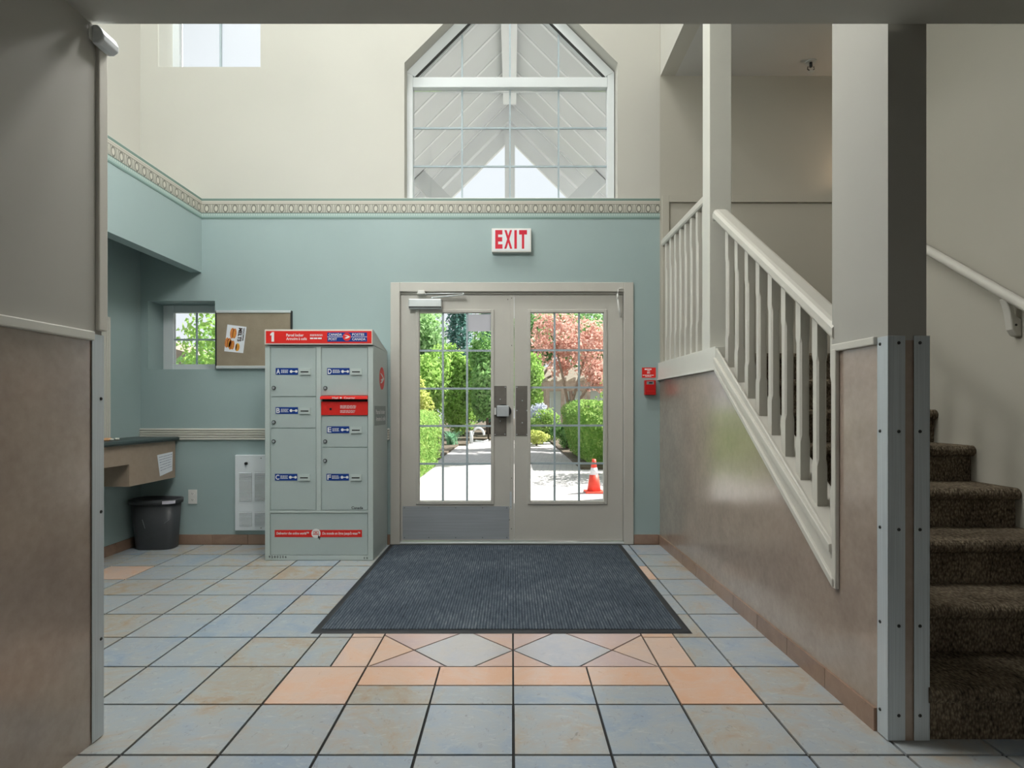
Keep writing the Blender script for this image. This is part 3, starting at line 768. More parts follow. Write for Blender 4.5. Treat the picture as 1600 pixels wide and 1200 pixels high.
# dangling arm on the frame of the right leaf
mb = MB().tube([(dx(976), YD - 0.03, dz(452.5)), (dx(966.5), YD - 0.045, dz(452.3)), (dx(964), YD - 0.05, dz(454)), (dx(963.6), YD - 0.05, dz(461))], [0.0055, 0.005, 0.004, 0.004])
mb.tube([(dx(963.5), YD - 0.05, dz(461)), (dx(963, ), YD - 0.05, dz(469.5))], [0.0085, 0.0075]).tube([(dx(963.4), YD - 0.05, dz(469)), (dx(965.5), YD - 0.045, dz(482)), (dx(969.3), YD - 0.03, dz(497))], [0.006, 0.009, 0.010])
mb.build('loose_closer_arm', 'white_plastic', fr)
# sheet of paper behind the upper right pane of the left leaf
tag(MB().add([(dx(728.5), YD + 0.0365, dz(516.8)), (dx(766.5), YD + 0.0365, dz(516.8)), (dx(766.5), YD + 0.0365, dz(490)), (dx(728.5), YD + 0.0365, dz(490))], [(0, 1, 2, 3)]).build('taped_paper', 'leaf_paper'), 'grey sheet of paper taped over the top of a door pane', 'paper')

# ---------------- stairs
R_, T_, Y1_ = 0.193, 0.275, 1.985
XS0, XS1 = 1.456, 2.498
st = thing('staircase', ((XS0 + XS1) / 2, Y1_, 0), 'stairs with dark brown looped carpet rising beside the stair wall', 'stairs', kind='structure')
for k in range(1, 9):
    y = Y1_ + T_ * (k - 1); z = R_ * k; yn = (Y1_ + T_ * k + 0.035) if k < 8 else YB - 0.001
    prof = [(y + 0.035, z - R_), (y + 0.035, z - 0.058), (y + 0.02, z - 0.058)]
    for i in range(9):
        t = -math.pi / 2 - math.pi * i / 8; prof.append((y + 0.026 + 0.026 * math.cos(t), z - 0.029 + 0.029 * math.sin(t)))
    prof += [(yn, z), (yn, z - R_)]
    MB().prism(prof, 'x', XS0 if k < 8 else 1.41, XS1 if k < 8 else 3.748, 0, False).build('step' if k < 8 else 'landing', 'stair_carpet', st, bevel=0.006)
mb = MB()
mb.prism([(2.0, 0.30), (3.86, 1.60), (3.86, 1.72), (2.0, 0.42)], 'x', 2.49, 2.4985)
# level landing railing and sloping stair railing
def octo(cx, cy, w, c):
    h = w / 2
    return [(cx - h, cy - h + c), (cx - h + c, cy - h), (cx + h - c, cy - h), (cx + h, cy - h + c), (cx + h, cy + h - c), (cx + h - c, cy + h), (cx - h + c, cy + h), (cx - h, cy + h - c)]
def baluster(parent, cx, cy, z0, z1, s0, s1, w=0.045):
    """square baluster with chamfered middle; ends cut to slopes s0/s1"""
    rings = []
    L_ = z1 - z0
    for (f, c, wd) in ((0, 0.0012, w), (0.20, 0.0012, w), (0.235, 0.008, w * 0.985), (0.765, 0.008, w * 0.985), (0.80, 0.0012, w), (1, 0.0012, w)):
        r = []
        for (x, y) in octo(cx, cy, wd, c):
            z = z0 + L_ * f
            if f == 0: z += s0 * (y - cy)
            if f == 1: z += s1 * (y - cy)
            r.append((x, y, z))
        rings.append(r)
    return MB().loft(rings).build('baluster', 'trim_cream', parent)
def rail_profile(w, h):
    return [(-w / 2, 0.012), (-w / 2 + 0.008, 0), (w / 2 - 0.008, 0), (w / 2, 0.012), (w / 2, h - 0.02), (w / 2 - 0.012, h - 0.005), (w / 2 - 0.028, h), (-w / 2 + 0.028, h), (-w / 2 + 0.012, h - 0.005), (-w / 2, h - 0.02)]
lr = thing('landing_railing', (1.33, 4.4, 1.555), 'level cream balustrade on the landing beside the tall white post', 'railing')
mb = MB()
P0, P1 = 3.876, YB - 0.002
mb.loft([[(XR(y) + 0.045 + p[0], y, 2.555 + p[1]) for p in rail_profile(0.068, 0.07)] for y in (P0, P1)], 0)
mb.build('handrail', 'trim_cream', lr)
for i in range(8):
    y = 4.835 - 0.1285 * i
    baluster(lr, XR(y) + 0.045, y, 1.5555, 2.556, 0, 0, 0.042)
sr = thing('stair_railing', (1.34, 2.9, TOPL(2.9)), 'sloping cream balustrade with broad handrail down to the pillar', 'railing')
RB = lambda y: 1.428 + 0.70 * (y - 2.32)
mb = MB()
ys_ = [2.34, 3.66, 3.70]
mb.loft([[(XR(y) + 0.045 + p[0] * (1 if y < 3.68 else 0.8), y, RB(min(y, 3.665)) + 0.004 + p[1] * (1 if y < 3.68 else 0.8)) for p in rail_profile(0.105, 0.066)] for y in ys_], 0)
mb.build('handrail', 'trim_cream', sr)
mb = MB().loft([[(XR(y) + 0.045 + p[0], y, RB(y) - 0.012 + p[1]) for p in ((-0.03, 0), (0.03, 0), (0.03, 0.018), (-0.03, 0.018))] for y in (2.345, 3.64)])
mb.build('fillet', 'trim_cream', sr)
for i in range(9):
    y = 2.385 + 0.1415 * i
    baluster(sr, XR(y) + 0.045, y, TOPL(y), RB(y) - 0.011, 0.682, 0.70)
tag(MB().box(XR(3.8) + 0.0, XR(3.8) + 0.142, 3.738, 3.876, 1.5555, 4.02).build('landing_post', 'trim_white', bevel=0.003), 'tall square white post between the two balustrades', 'post')
# handrail on the stairwell wall
hr = thing('wall_handrail', (2.45, 2.9, 1.6), 'round beige handrail bracketed to the stairwell wall', 'handrail')
HZ = lambda y: 1.652 + 0.69 * (y - 2.72)
pts = [(2.435, y, HZ(y)) for y in (1.75, 2.3, 2.9, 3.5, 3.84)]
MB().tube(pts, 0.024, 16).build('rail', 'trim_cream', hr)
def bracket(y):
    z = HZ(y) - 0.025; prof = []
    pr = [(2.449, z - 0.0), (2.425, z), (2.437, z - 0.05), (2.443, z - 0.095), (2.455, z - 0.14), (2.478, z - 0.165), (2.4995, z - 0.17), (2.4995, z - 0.125), (2.482, z - 0.10), (2.470, z - 0.05)]
    b = MB()
    b.prism([(2.418, z + 0.004), (2.452, z + 0.004), (2.462, z - 0.05), (2.474, z - 0.085), (2.4995, z - 0.10), (2.4995, z - 0.185), (2.472, z - 0.18), (2.452, z - 0.15), (2.446, z - 0.11), (2.438, z - 0.06)], 'y', y - 0.02, y + 0.02)
    o = b.build('bracket', 'trim_cream', hr, bevel=0.006)
    MB().disc((2.470, z - 0.128), 0.006, 'y', y - 0.0215, y - 0.0195, 12).build('screw', 'dark_metal', o)
bracket(2.83); bracket(3.6); bracket(2.0)

# ---------------- metal corner guards
def guard(name, label, boxes, screws, mat='guard_metal'):
    x0 = min(b[0] for b in boxes); y0 = min(b[2] for b in boxes)
    g = thing(name, (x0, y0, 0.0), label, 'corner guard', kind=None)
    m = MB()
    for b in boxes: m.box(*b)
    m.build('angle_plate', mat, g, bevel=0.0012)
    for (ax, c, sg) in screws: MB().dome(c, 0.0062, ax, sg, 0.004, 10).build('screw', 'dark_metal', g)
xg = XR(2.02)
zsn = (1.395, 1.085, 0.742, 0.405, 0.092)
guard('corner_guard', 'bright metal corner guard screwed to the laminate corner of the pillar', [(xg - 0.005, xg - 0.0022, 2.004, 2.064, 0.004, 1.42), (xg - 0.005, xg + 0.056, 2.004, 2.0068, 0.004, 1.42)],
      [('x', (xg - 0.005, 2.047, z), -1) for z in zsn] + [('y', (xg + 0.033, 2.004, z), -1) for z in zsn])
xq = XR(2.02) + 0.135
guard('corner_guard', 'grey metal corner guard on the pillar edge beside the carpeted stairs', [(xq - 0.048, xq + 0.007, 2.004, 2.0068, 0.004, 1.42), (xq + 0.0042, xq + 0.007, 2.004, 2.06, 0.004, 1.42)],
      [('y', (xq - 0.028, 2.004, z), -1) for z in zsn])
guard('corner_guard', 'grey metal corner guard on the end of the corridor wall', [(-1.4578, -1.455, 1.988, 2.045, 0.004, 1.425), (-1.52, -1.455, 2.0425, 2.0455, 0.004, 1.425)],
      [('x', (-1.455, 2.03, z), 1) for z in (0.35, 0.8, 1.2)])
# ================================================================== THINGS IN THE LOBBY
def front(Y): return lambda u, v: (u, Y, v)
def tb(x0, x1, y0, y1, Y): return (PX(x0, Y), PX(x1, Y), PZ(y1, Y), PZ(y0, Y))
def bxp(mb, x0, x1, y0, y1, Y, ya, yb, mi=0):
    return mb.box(PX(x0, Y), PX(x1, Y), ya, yb, PZ(y1, Y), PZ(y0, Y), mi)

# ---------------- entrance mat
em = thing('entrance_mat', (-0.05, 3.9, 0), 'large dark ribbed entrance mat in front of the double doors', 'mat')
MX0, MX1, MY0, MY1 = -1.043, 0.934, 2.966, 4.885
MB().loft([rect3 for rect3 in ([(MX0, MY0, 0.0005), (MX1, MY0, 0.0005), (MX1, MY1, 0.0005), (MX0, MY1, 0.0005)],
                               [(MX0 + .012, MY0 + .012, 0.007), (MX1 - .012, MY0 + .012, 0.007), (MX1 - .012, MY1 - .012, 0.007), (MX0 + .012, MY1 - .012, 0.007)])]).build('rubber_border', 'rubber', em)
MB().box(MX0 + .042, MX1 - .042, MY0 + .042, MY1 - .042, 0.004, 0.0105).build('pile', 'mat_pile', em, bevel=0.002)

# ---------------- parcel locker
YL = 4.39
lx0, lx1 = PX(414, YL), PX(583, YL); LB = YB - 0.03
pl = thing('parcel_locker', ((lx0 + lx1) / 2, (YL + LB) / 2, 0), 'grey steel parcel locker with red header and six lettered doors', 'parcel locker')
zt = PZ(540, YL); ztop = PZ(515, YL)
mb = MB()
mb.box(lx0, lx1, YL + 0.012, LB, 0.0, zt)
mb.build('body', 'locker_paint', pl, bevel=0.003)
mb = MB()      # front frame rails, proud of the doors' recess
F = lambda x0, x1, y0, y1: bxp(mb, x0, x1, y0, y1, YL, YL, YL + 0.0125)
F(414, 421.6, 540.5, 875.6); F(575, 583, 540.5, 875.6); F(494.4, 501.4, 542, 798); F(421.6, 575, 540.5, 541.8); F(421.6, 575, 798, 801.6); F(421.6, 575, 868, 875.6)
mb.build('front_frame', 'locker_edge', pl, bevel=0.002)
# roof with sloping top and red header panel
mb = MB().prism([(YL - 0.012, zt + 0.006), (YL - 0.012, ztop - 0.006), (YL - 0.004, ztop), (YL + 0.03, ztop), (LB, 1.642), (LB, zt + 0.0)], 'x', lx0 + 0.001, lx1 - 0.001)
rf = mb.build('roof', 'locker_edge', pl, bevel=0.002)
yh = YL - 0.012
mb = MB(); bxp(mb, 414.4, 582.2, 514.8, 538.6, yh, yh - 0.006, yh)
hd = mb.build('header', 'locker_cream', pl, bevel=0.002)
mb = MB(); bxp(mb, 416, 580.8, 517.4, 536.6, yh, yh - 0.0072, yh - 0.0058); mb.build('red_panel', 'red_sign', hd)
mb = MB(); bxp(mb, 512, 574, 519.6, 526.1, yh, yh - 0.008, yh - 0.007); bxp(mb, 512, 574, 526.9, 534, yh, yh - 0.008, yh - 0.007); mb.build('blue_panel', 'blue_sign', hd)
fn = front(yh - 0.0086); T = lambda *a: tb(*a, yh)
mb = MB()
one = [(424.9, 534), (424.9, 523.6), (422.9, 525.0), (422.9, 522.2), (425.9, 519.2), (428.9, 519.2), (428.9, 534)]
mb.add([fn(PX(a, yh), PZ(b, yh)) for a, b in one], [tuple(range(7))]); mb.build('numeral', 'print_white', hd); mb = MB()
add_text(mb, 'Parcel locker', T(448, 475, 521.6, 526), fn, 0, 0.02)
add_text(mb, 'Armoire à colis', T(448, 480, 527.4, 531.6), fn, 0, 0.02)
mb.build('lettering', 'print_white', hd); mb = MB()
add_lines(mb, T(485, 505.6, 522.3, 525.6), 2, fn, 0, 3, 0.5, 6); add_lines(mb, T(485, 505.6, 526.6, 531.2), 1, fn, 0, 5, 0.5, 4)
mb.build('small_print', 'print_white', hd); mb = MB()
bxp(mb, 512, 574, 526.15, 526.85, yh, yh - 0.0084, yh - 0.0075)
add_text(mb, 'CANADA', T(514, 534.8, 521, 524.8), fn, 0, 0.015); add_text(mb, 'POST', T(514, 527, 528.2, 532), fn, 0, 0.015)
add_text(mb, 'POSTES', T(550.8, 569.6, 521, 524.8), fn, 0, 0.015); add_text(mb, 'CANADA', T(550.8, 571.6, 528.2, 532), fn, 0, 0.015)
mb.build('lettering', 'print_white', hd)
def emblem(mb, cx, cz, r, to3, mi_red, mi_white):
    """red roundel with a white swept wing"""
    n = 28
    mb.add([to3(cx + r * math.cos(2 * math.pi * i / n), cz + r * math.sin(2 * math.pi * i / n), 0) for i in range(n)], [tuple(range(n))], mi_red)
    W = lambda pts: mb.add([to3(cx + r * p[0], cz + r * p[1], 1) for p in pts], [tuple(range(len(pts)))], mi_white)
    W([(-0.72, 0.46), (-0.30, 0.42), (0.30, 0.28), (0.78, 0.0), (0.42, 0.02), (-0.05, 0.20)])
    W([(0.78, 0.0), (0.40, -0.22), (-0.05, -0.42), (-0.62, -0.44), (-0.10, -0.20), (-0.52, -0.16), (0.10, 0.0), (0.42, 0.02)])
mb = MB(); emblem(mb, PX(542.5, yh), PZ(526.5, yh), 6.4 * yh / FPX, lambda u, v, k: (u, yh - 0.0090 - 0.0006 * k, v), 0, 1)
mb.build('emblem', ['red_sign', 'print_white'], hd)
# compartment doors
def ldoor(letter, x0, x1, y0, y1, lx, ly, hx, kx, ky):
    yf_ = YL + 0.004
    mb = MB(); bxp(mb, x0, x1, y0, y1, YL, yf_, YL + 0.0125)
    d = mb.build('door', 'locker_paint', pl, bevel=0.0022)
    d['label'] = 'locker door lettered ' + letter
    mb = MB(); bxp(mb, lx, lx + 35, ly, ly + 10.5, YL, yf_ - 0.0014, yf_ + 0.001); mb.build('label_plate', 'blue_sign', d)
    f2 = front(yf_ - 0.002); mb = MB(); T2 = lambda *a: tb(*a, YL)
    add_text(mb, letter, T2(lx + 1.2, lx + 7.0, ly + 1.4, ly + 9.2), f2, 0, 0.022)
    add_lines(mb, T2(lx + 8.6, lx + 20.5, ly + 2.3, ly + 8.2), 3, f2, 0, ord(letter), 0.5, 4)
    kxx, kyy = lx + 24.3, ly + 5.4                                   # key pictogram: bow, shank, and a dial
    for (cx_, r_) in ((kxx, 2.3), (kxx + 8.0, 2.1)):
        mb.add([f2(PX(cx_ + r_ * math.cos(t), YL), PZ(kyy + r_ * math.sin(t), YL)) for t in [-2 * math.pi * i / 14 for i in range(14)]], [tuple(range(14))])
    mb.add([f2(PX(kxx + 1.5, YL), PZ(kyy + 0.7, YL)), f2(PX(kxx + 6.5, YL), PZ(kyy + 0.7, YL)), f2(PX(kxx + 6.5, YL), PZ(kyy - 0.7, YL)), f2(PX(kxx + 1.5, YL), PZ(kyy - 0.7, YL))], [(0, 1, 2, 3)])
    mb.build('lettering', 'print_white', d)
    mb = MB(); bxp(mb, hx, hx + 17, ly + 0.8, ly + 10.6, YL, yf_ - 0.008, yf_, 0); bxp(mb, hx + 1.8, hx + 14.2, ly + 5.2, ly + 7.0, YL, yf_ - 0.0088, yf_ - 0.0075, 1)
    mb.build('card_holder', ['locker_edge', 'black_gap'], d, bevel=0.0012)
    mb = MB(); c = (PX(kx, YL), PZ(ky, YL)); r = 3.0 * YL / FPX
    mb.disc(c, r, 'y', yf_ - 0.007, yf_, 18, 0); mb.disc(c, r * 0.62, 'y', yf_ - 0.010, yf_ - 0.006, 16, 1); mb.box(c[0] - 0.0012, c[0] + 0.0012, yf_ - 0.0106, yf_ - 0.0098, c[1] - 0.005, c[1] + 0.005, 2)
    mb.build('lock', ['dark_metal', 'lock_silver', 'black_gap'], d)
LX, RX = 422.7, 503.0; LXe, RXe = 493.4, 574.2
ldoor('A', LX, LXe, 542.6, 619.4, 430.5, 575, 468, 427.7, 606)
ldoor('B', LX, LXe, 620.6, 668.6, 430.3, 636.2, 468, 427.7, 659.7)
ldoor('C', LX, LXe, 669.8, 796.8, 429.3, 740.4, 467.2, 427.5, 689.7)
ldoor('D', RX, RXe, 542.6, 617.8, 511, 575, 548.4, 508.3, 606.3)
ldoor('E', RX, RXe, 650.2, 698.6, 510.5, 666.2, 548.2, 508, 689.7)
ldoor('F', RX, RXe, 699.8, 796.8, 510, 740.4, 547.8, 507.8, 720)
# red mail slot
mb = MB(); bxp(mb, 502, 574.6, 627.6, 648.6, YL, YL - 0.004, YL + 0.0125, 0); bxp(mb, 503, 573.6, 623.4, 627.6, YL, YL + 0.006, YL + 0.0125, 1)
ms = mb.build('mail_slot', ['red_sign', 'black_gap'], pl, bevel=0.0015); ms['label'] = 'red mail slot with projecting hood'
mb = MB().prism([(YL + 0.012, PZ(618.4, YL)), (YL - 0.026, PZ(620.0, YL)), (YL - 0.03, PZ(623.6, YL)), (YL - 0.024, PZ(624.0, YL)), (YL + 0.012, PZ(622.4, YL))], 'x', PX(501.8, YL), PX(575, YL))
mb.build('hood', 'red_sign', ms, bevel=0.001)
mb = MB(); f2 = front(YL - 0.0305); add_text(mb, 'Mail', tb(519, 528.5, 620.2, 623.2, YL - 0.03), f2, 0, 0.02); add_text(mb, 'Courrier', tb(537.5, 555, 620.2, 623.2, YL - 0.03), f2, 0, 0.02)
add_lines(mb, tb(531, 535, 620.4, 623, YL - 0.03), 1, f2, 0, 9, 0.9, 1)
mb.build('hood_lettering', 'print_white', ms); mb = MB()
f2 = front(YL - 0.0046); add_lines(mb, tb(531.7, 559, 633, 638.6, YL), 3, f2, 0, 11, 0.45, 6); mb.build('small_print', 'print_white', ms); mb = MB(); add_lines(mb, tb(531.7, 558, 640.6, 645.4, YL), 3, f2, 0, 12, 0.45, 6)
mb.build('small_print', 'print_white', ms)
MB().disc((PX(517, YL), PZ(639, YL)), 0.0085, 'y', YL - 0.009, YL - 0.004, 14).build('lock', 'dark_metal', ms)
# base panel with red slogan strip, stencilled numbers
mb = MB(); bxp(mb, 422.4, 574.2, 802.4, 867.2, YL, YL + 0.004, YL + 0.0125)
bp = mb.build('base_panel', 'locker_paint', pl, bevel=0.002)
mb = MB(); yp = YL + 0.004; bxp(mb, 429, 565.4, 828.2, 839.4, YL, yp - 0.0012, yp); mb.build('red_strip', 'red_sign', bp)
mb = MB(); f2 = front(yp - 0.0018)
add_text(mb, 'Delivering the online world\u2122', tb(431.8, 482.5, 831.2, 836.6, YL), f2, 0, 0.02, shear=0.12)
mb.build('lettering', 'print_white', bp); mb = MB()
add_text(mb, "Du monde en ligne jusqu'à vous\u2122", tb(503.5, 562.6, 831.2, 836.8, YL), f2, 0, 0.02, shear=0.12)
mb.build('lettering', 'print_white', bp)
mb = MB(); c = (PX(493.6, YL), PZ(833.6, YL)); r = 7.2 * YL / FPX
mb.disc(c, r, 'y', yp - 0.002, yp - 0.001, 26, 0)
q = lambda a, b: (c[0] + r * a, yp - 0.0026, c[1] + r * b)
for (u0, u1, v0, v1) in ((-.55, .55, .42, .52), (-.55, .55, -.12, -.02), (-.55, -.45, -.12, .52), (.45, .55, -.12, .52), (-.7, .7, -.3, -.2), (-.25, .25, .1, .3)):
    mb.add([q(u0, v0), q(u1, v0), q(u1, v1), q(u0, v1)], [(0, 1, 2, 3)], 1)
mb.add([q(.45, -.35), q(1.1, -.95), q(.8, -.95), q(.9, -1.3), q(.7, -1.35), q(.6, -1.0), q(.42, -1.1)], [tuple(range(7))], 2)
mb.build('round_icon', ['print_white', 'red_sign', 'print_dark'], bp)
mb = MB(); f2 = front(YL - 0.0006)
for i, ch in enumerate('9280206'): add_text(mb, ch, tb(419.9 + i * 4.25, 422.2 + i * 4.25, 868.3, 872.0, YL), f2, 0, 0.03)
mb.build('stencil_number', 'print_dark', pl); mb = MB()
for i, ch in enumerate('1N'): add_text(mb, ch, tb(568.6 + i * 4.0, 570.6 + i * 4.0 - (1 if i == 0 else 0), 870.3, 873.6, YL), f2, 0, 0.03)
mb.build('stencil_number', 'print_dark', pl); mb = MB()
f3 = front(YL + 0.0034); add_text(mb, 'Canada', tb(549, 567, 791.4, 795.6, YL), f3, 0, 0.02)
mb.build('wordmark', 'print_dark', pl)
# side decals
mb = MB(); sX = lx1 + 0.0008
emblem(mb, 4.685, 1.41, 0.092, lambda u, v, k: (sX + 0.0006 * k, u, v), 0, 1)
sd = mb.build('side_emblem', ['red_sign', 'print_white'], pl)
MB().box(lx1, lx1 + 0.0008, 4.43, 4.82, 1.03, 1.185).build('side_label', 'print_grey', pl)
mb = MB(); f2 = lambda u, v: (lx1 + 0.0016, u, v)
for (wd, ya, yb_, za, zb2) in (('Parcel', 4.475, 4.625, 1.12, 1.155), ('locker', 4.65, 4.79, 1.12, 1.155), ('Armoire', 4.475, 4.64, 1.065, 1.10), ('à', 4.66, 4.685, 1.065, 1.10), ('colis', 4.705, 4.80, 1.065, 1.10)):
    mb = MB(); add_text(mb, wd, (ya, yb_, za, zb2), f2, 0, 0.015); mb.build('side_lettering', 'print_white', pl)

# ---------------- wall heater
YH = YB - 0.03
hx1 = 446
wh = thing('wall_heater', (PX(405), YH, PZ(830)), 'white louvred wall heater partly hidden by the parcel locker', 'heater')
mb = MB(); bxp(mb, 367, hx1, 711, 829, YH, YH, YB); mb.build('cover', 'white_enamel', wh, bevel=0.004)
for (x0, x1) in ((373.8, 393.6), (398, 416), (420, 440)):
    for (y0, y1, n) in ((737.5, 782.5, 22), (799.5, 822, 11)):
        mb = MB(); bxp(mb, x0, x1, y0, y1, YH, YH - 0.0005, YH + 0.0005, 1)
        h = (PZ(y0, YH) - PZ(y1, YH)) / n
        for i in range(n):
            z = PZ(y1, YH) + h * (i + 0.5)
            mb.add([(PX(x0, YH), YH - 0.0006, z + h * .36), (PX(x1, YH), YH - 0.0006, z + h * .36), (PX(x1, YH), YH - 0.006, z - h * .28), (PX(x0, YH), YH - 0.006, z - h * .28)], [(0, 1, 2, 3), (3, 2, 1, 0)][:1], 0)
        mb.build('louvre_grille', ['white_enamel', 'print_dark'], wh, fix=False)
MB().disc((PX(385, YH), PZ(724, YH)), 0.012, 'y', YH - 0.014, YH, 18).build('thermostat_knob', 'dark_metal', wh)
MB().disc((PX(408, YH), PZ(715.8, YH)), 0.004, 'y', YH - 0.003, YH, 10).build('screw', 'dark_metal', wh)
MB().disc((PX(408, YH), PZ(825, YH)), 0.004, 'y', YH - 0.003, YH, 10).build('screw', 'dark_metal', wh)
# ---------------- outlet
ou = thing('wall_outlet', (PX(301), YB, PZ(787)), 'white duplex power outlet on the teal wall beside the bin', 'outlet')
mb = MB(); bxp(mb, 294.6, 308.2, 765, 787.2, YB, YB - 0.006, YB); mb.build('cover_plate', 'white_plastic', ou, bevel=0.002)
for py in (771.2, 781.0):
    mb = MB(); c = (PX(301.3), PZ(py)); mb.disc(c, 0.0165, 'y', YB - 0.008, YB - 0.006, 18, 0, rz=0.0135)
    for s_ in (-1, 1): mb.box(c[0] + s_ * 0.006 - 0.0012, c[0] + s_ * 0.006 + 0.0012, YB - 0.0085, YB - 0.0078, c[1] - 0.001, c[1] + 0.007, 1)
    mb.disc((c[0], c[1] - 0.006), 0.0022, 'y', YB - 0.0085, YB - 0.0078, 8, 1)
    mb.build('socket', ['white_plastic', 'print_dark'], ou)
# ---------------- cork board and flyer
YC = YB - 0.022
cb = thing('cork_board', (PX(396), YC, PZ(576)), 'tan cork board with metal frame above the parcel locker', 'notice board')
mb = MB(); bxp(mb, 338, 454, 488, 573, YC, YC + 0.004, YB); mb.build('cork_panel', 'cork', cb)
for (y0, y1) in ((485, 489), (571.5, 576)):
    mb = MB(); bxp(mb, 337.5, 454.5, y0, y1, YC, YC - 0.004, YB); mb.build('frame_rail', 'closer_metal', cb, bevel=0.003)
for (x0, x1) in ((336.4, 338.2), (453.8, 456)):
    mb = MB(); bxp(mb, x0, x1, 485.4, 575.8, YC, YC - 0.003, YB); mb.build('frame_rail', 'dark_metal', cb, bevel=0.002)
fy = YC + 0.0028
CO = {k: (PX(p[0], fy), PZ(p[1], fy)) for k, p in dict(tl=(355.4, 507), tr=(385.2, 510.8), br=(380, 551.8), bl=(350.4, 548.8)).items()}
def fl(k):
    def f(u, v):
        a = [CO['bl'][i] * (1 - u) * (1 - v) + CO['br'][i] * u * (1 - v) + CO['tl'][i] * (1 - u) * v + CO['tr'][i] * u * v for i in (0, 1)]
        return (a[0], fy - 0.0004 - 0.0005 * k, a[1])
    return f
fly = thing('fast_food_flyer', (PX(368, fy), fy, PZ(551, fy)), 'tilted white fast food flyer pinned to the cork board', 'flyer')
f0 = fl(0); f1 = fl(1); f2_ = fl(2); f3_ = fl(3)
mb = MB().add([f0(0, 0), f0(1, 0), f0(1, 1), f0(0, 1)] + [(p[0], p[1] + 0.0008, p[2]) for p in (f0(0, 0), f0(1, 0), f0(1, 1), f0(0, 1))], [(0, 1, 2, 3), (7, 6, 5, 4), (0, 4, 5, 1), (1, 5, 6, 2), (2, 6, 7, 3), (3, 7, 4, 0)])
mb.build('sheet', 'paper', fly)
def blob(mb, cx, cy, rx, ry, f, mi, a0=0, a1=2 * math.pi, n=20):
    mb.add([f(cx + rx * math.cos(a0 + (a1 - a0) * i / n), cy + ry * math.sin(a0 + (a1 - a0) * i / n)) for i in range(n)], [tuple(range(n))], mi)
mb = MB()
for (cx_, cy_, sc) in ((0.36, 0.70, 1.0), (0.14, 0.33, 0.95), (0.34, 0.26, 0.9)):     # tall toasted sandwiches
    blob(mb, cx_ - 0.06 * sc, cy_, 0.11 * sc, 0.20 * sc, f1, 0); blob(mb, cx_ + 0.07 * sc, cy_, 0.10 * sc, 0.19 * sc, f1, 0)
    blob(mb, cx_, cy_, 0.035 * sc, 0.18 * sc, f2_, 1); blob(mb, cx_ + 0.035 * sc, cy_ - 0.03, 0.02 * sc, 0.15 * sc, f3_, 2)
blob(mb, 0.66, 0.20, 0.12, 0.15, f1, 2); blob(mb, 0.60, 0.20, 0.035, 0.13, f2_, 3); blob(mb, 0.70, 0.17, 0.03, 0.1, f2_, 0)
mb.build('food_picture', ['poster_bread', 'poster_meat', 'poster_cheese', 'poster_dark'], fly)
mb = MB()
vert = lambda u, v: f3_(v, 0.95 - u)                         # text running downwards
add_text(mb, 'WHOPPER', (0.0, 0.50, 0.84, 0.94), vert, 0, 0.02); add_text(mb, 'MELTS', (0.02, 0.53, 0.61, 0.81), vert, 0, 0.035)
mb.build('lettering', 'poster_dark', fly)

# ---------------- EXIT sign
YE = YB - 0.05
ex = thing('exit_sign', (PX(799), YB, PZ(394)), 'white box exit sign with red EXIT letters above the doors', 'exit sign')
mb = MB(); bxp(mb, 768.3, 830, 356.6, 393.8, YE, YE, YB); mb.build('housing', 'white_plastic', ex, bevel=0.004)
mb = MB(); bxp(mb, 770.2, 828, 358.4, 391.8, YE, YE - 0.002, YE); mb.build('face_plate', 'white_enamel', ex, bevel=0.001)
mb = MB(); fe = front(YE - 0.0026)
for ch, x0, x1 in (('E', 773.8, 785.2), ('X', 787.8, 800.4), ('I', 803.6, 807.6), ('T', 811, 823.4)):
    add_text(mb, ch, tb(x0, x1, 359.6, 388.8, YE), fe, 0, 0.05)
mb.build('lettering', 'exit_red', ex)
# ---------------- fire sign and pull station
fs = thing('fire_notice', (PX(1014), YB, PZ(590)), 'small red fire notice with white print above the red call point', 'sign')
mb = MB(); bxp(mb, 1003, 1024.6, 574.4, 590.2, YB, YB - 0.002, YB); mb.build('plate', 'red_sign', fs)
mb = MB(); f2 = front(YB - 0.0026)
add_lines(mb, tb(1007, 1020, 575.9, 578.2, YB), 1, f2, 0, 2, 0.9, 4); add_lines(mb, tb(1011, 1016, 579, 580.4, YB), 1, f2, 0, 3, 0.7, 1); add_lines(mb, tb(1011, 1015.6, 581.6, 583.6, YB), 1, f2, 0, 4, 0.9, 1)
add_lines(mb, tb(1004, 1024, 585.6, 587, YB), 1, f2, 0, 5, 0.8, 7); add_lines(mb, tb(1008, 1019, 587.6, 588.9, YB), 1, f2, 0, 6, 0.8, 4)
mb.build('lettering', 'print_white', fs)
fp = thing('fire_call_point', (PX(1016), YB, PZ(617)), 'red box fire alarm call point beside the door frame', 'fire alarm')
YP = YB - 0.045
mb = MB(); bxp(mb, 1008, 1025, 594, 617.2, YP, YP, YB); mb.build('box', 'red_enamel', fp, bevel=0.004)
mb = MB(); bxp(mb, 1009.5, 1023.2, 610.6, 611.3, YP, YP - 0.001, YP + 0.001); mb.build('lever_seam', 'red_sign', fp)
mb = MB(); bxp(mb, 1010.4, 1021.6, 595.8, 600.6, YP, YP - 0.001, YP, 0); bxp(mb, 1014, 1019.6, 596.8, 599.4, YP, YP - 0.002, YP, 1); mb.build('lettering', ['print_grey', 'print_dark'], fp)

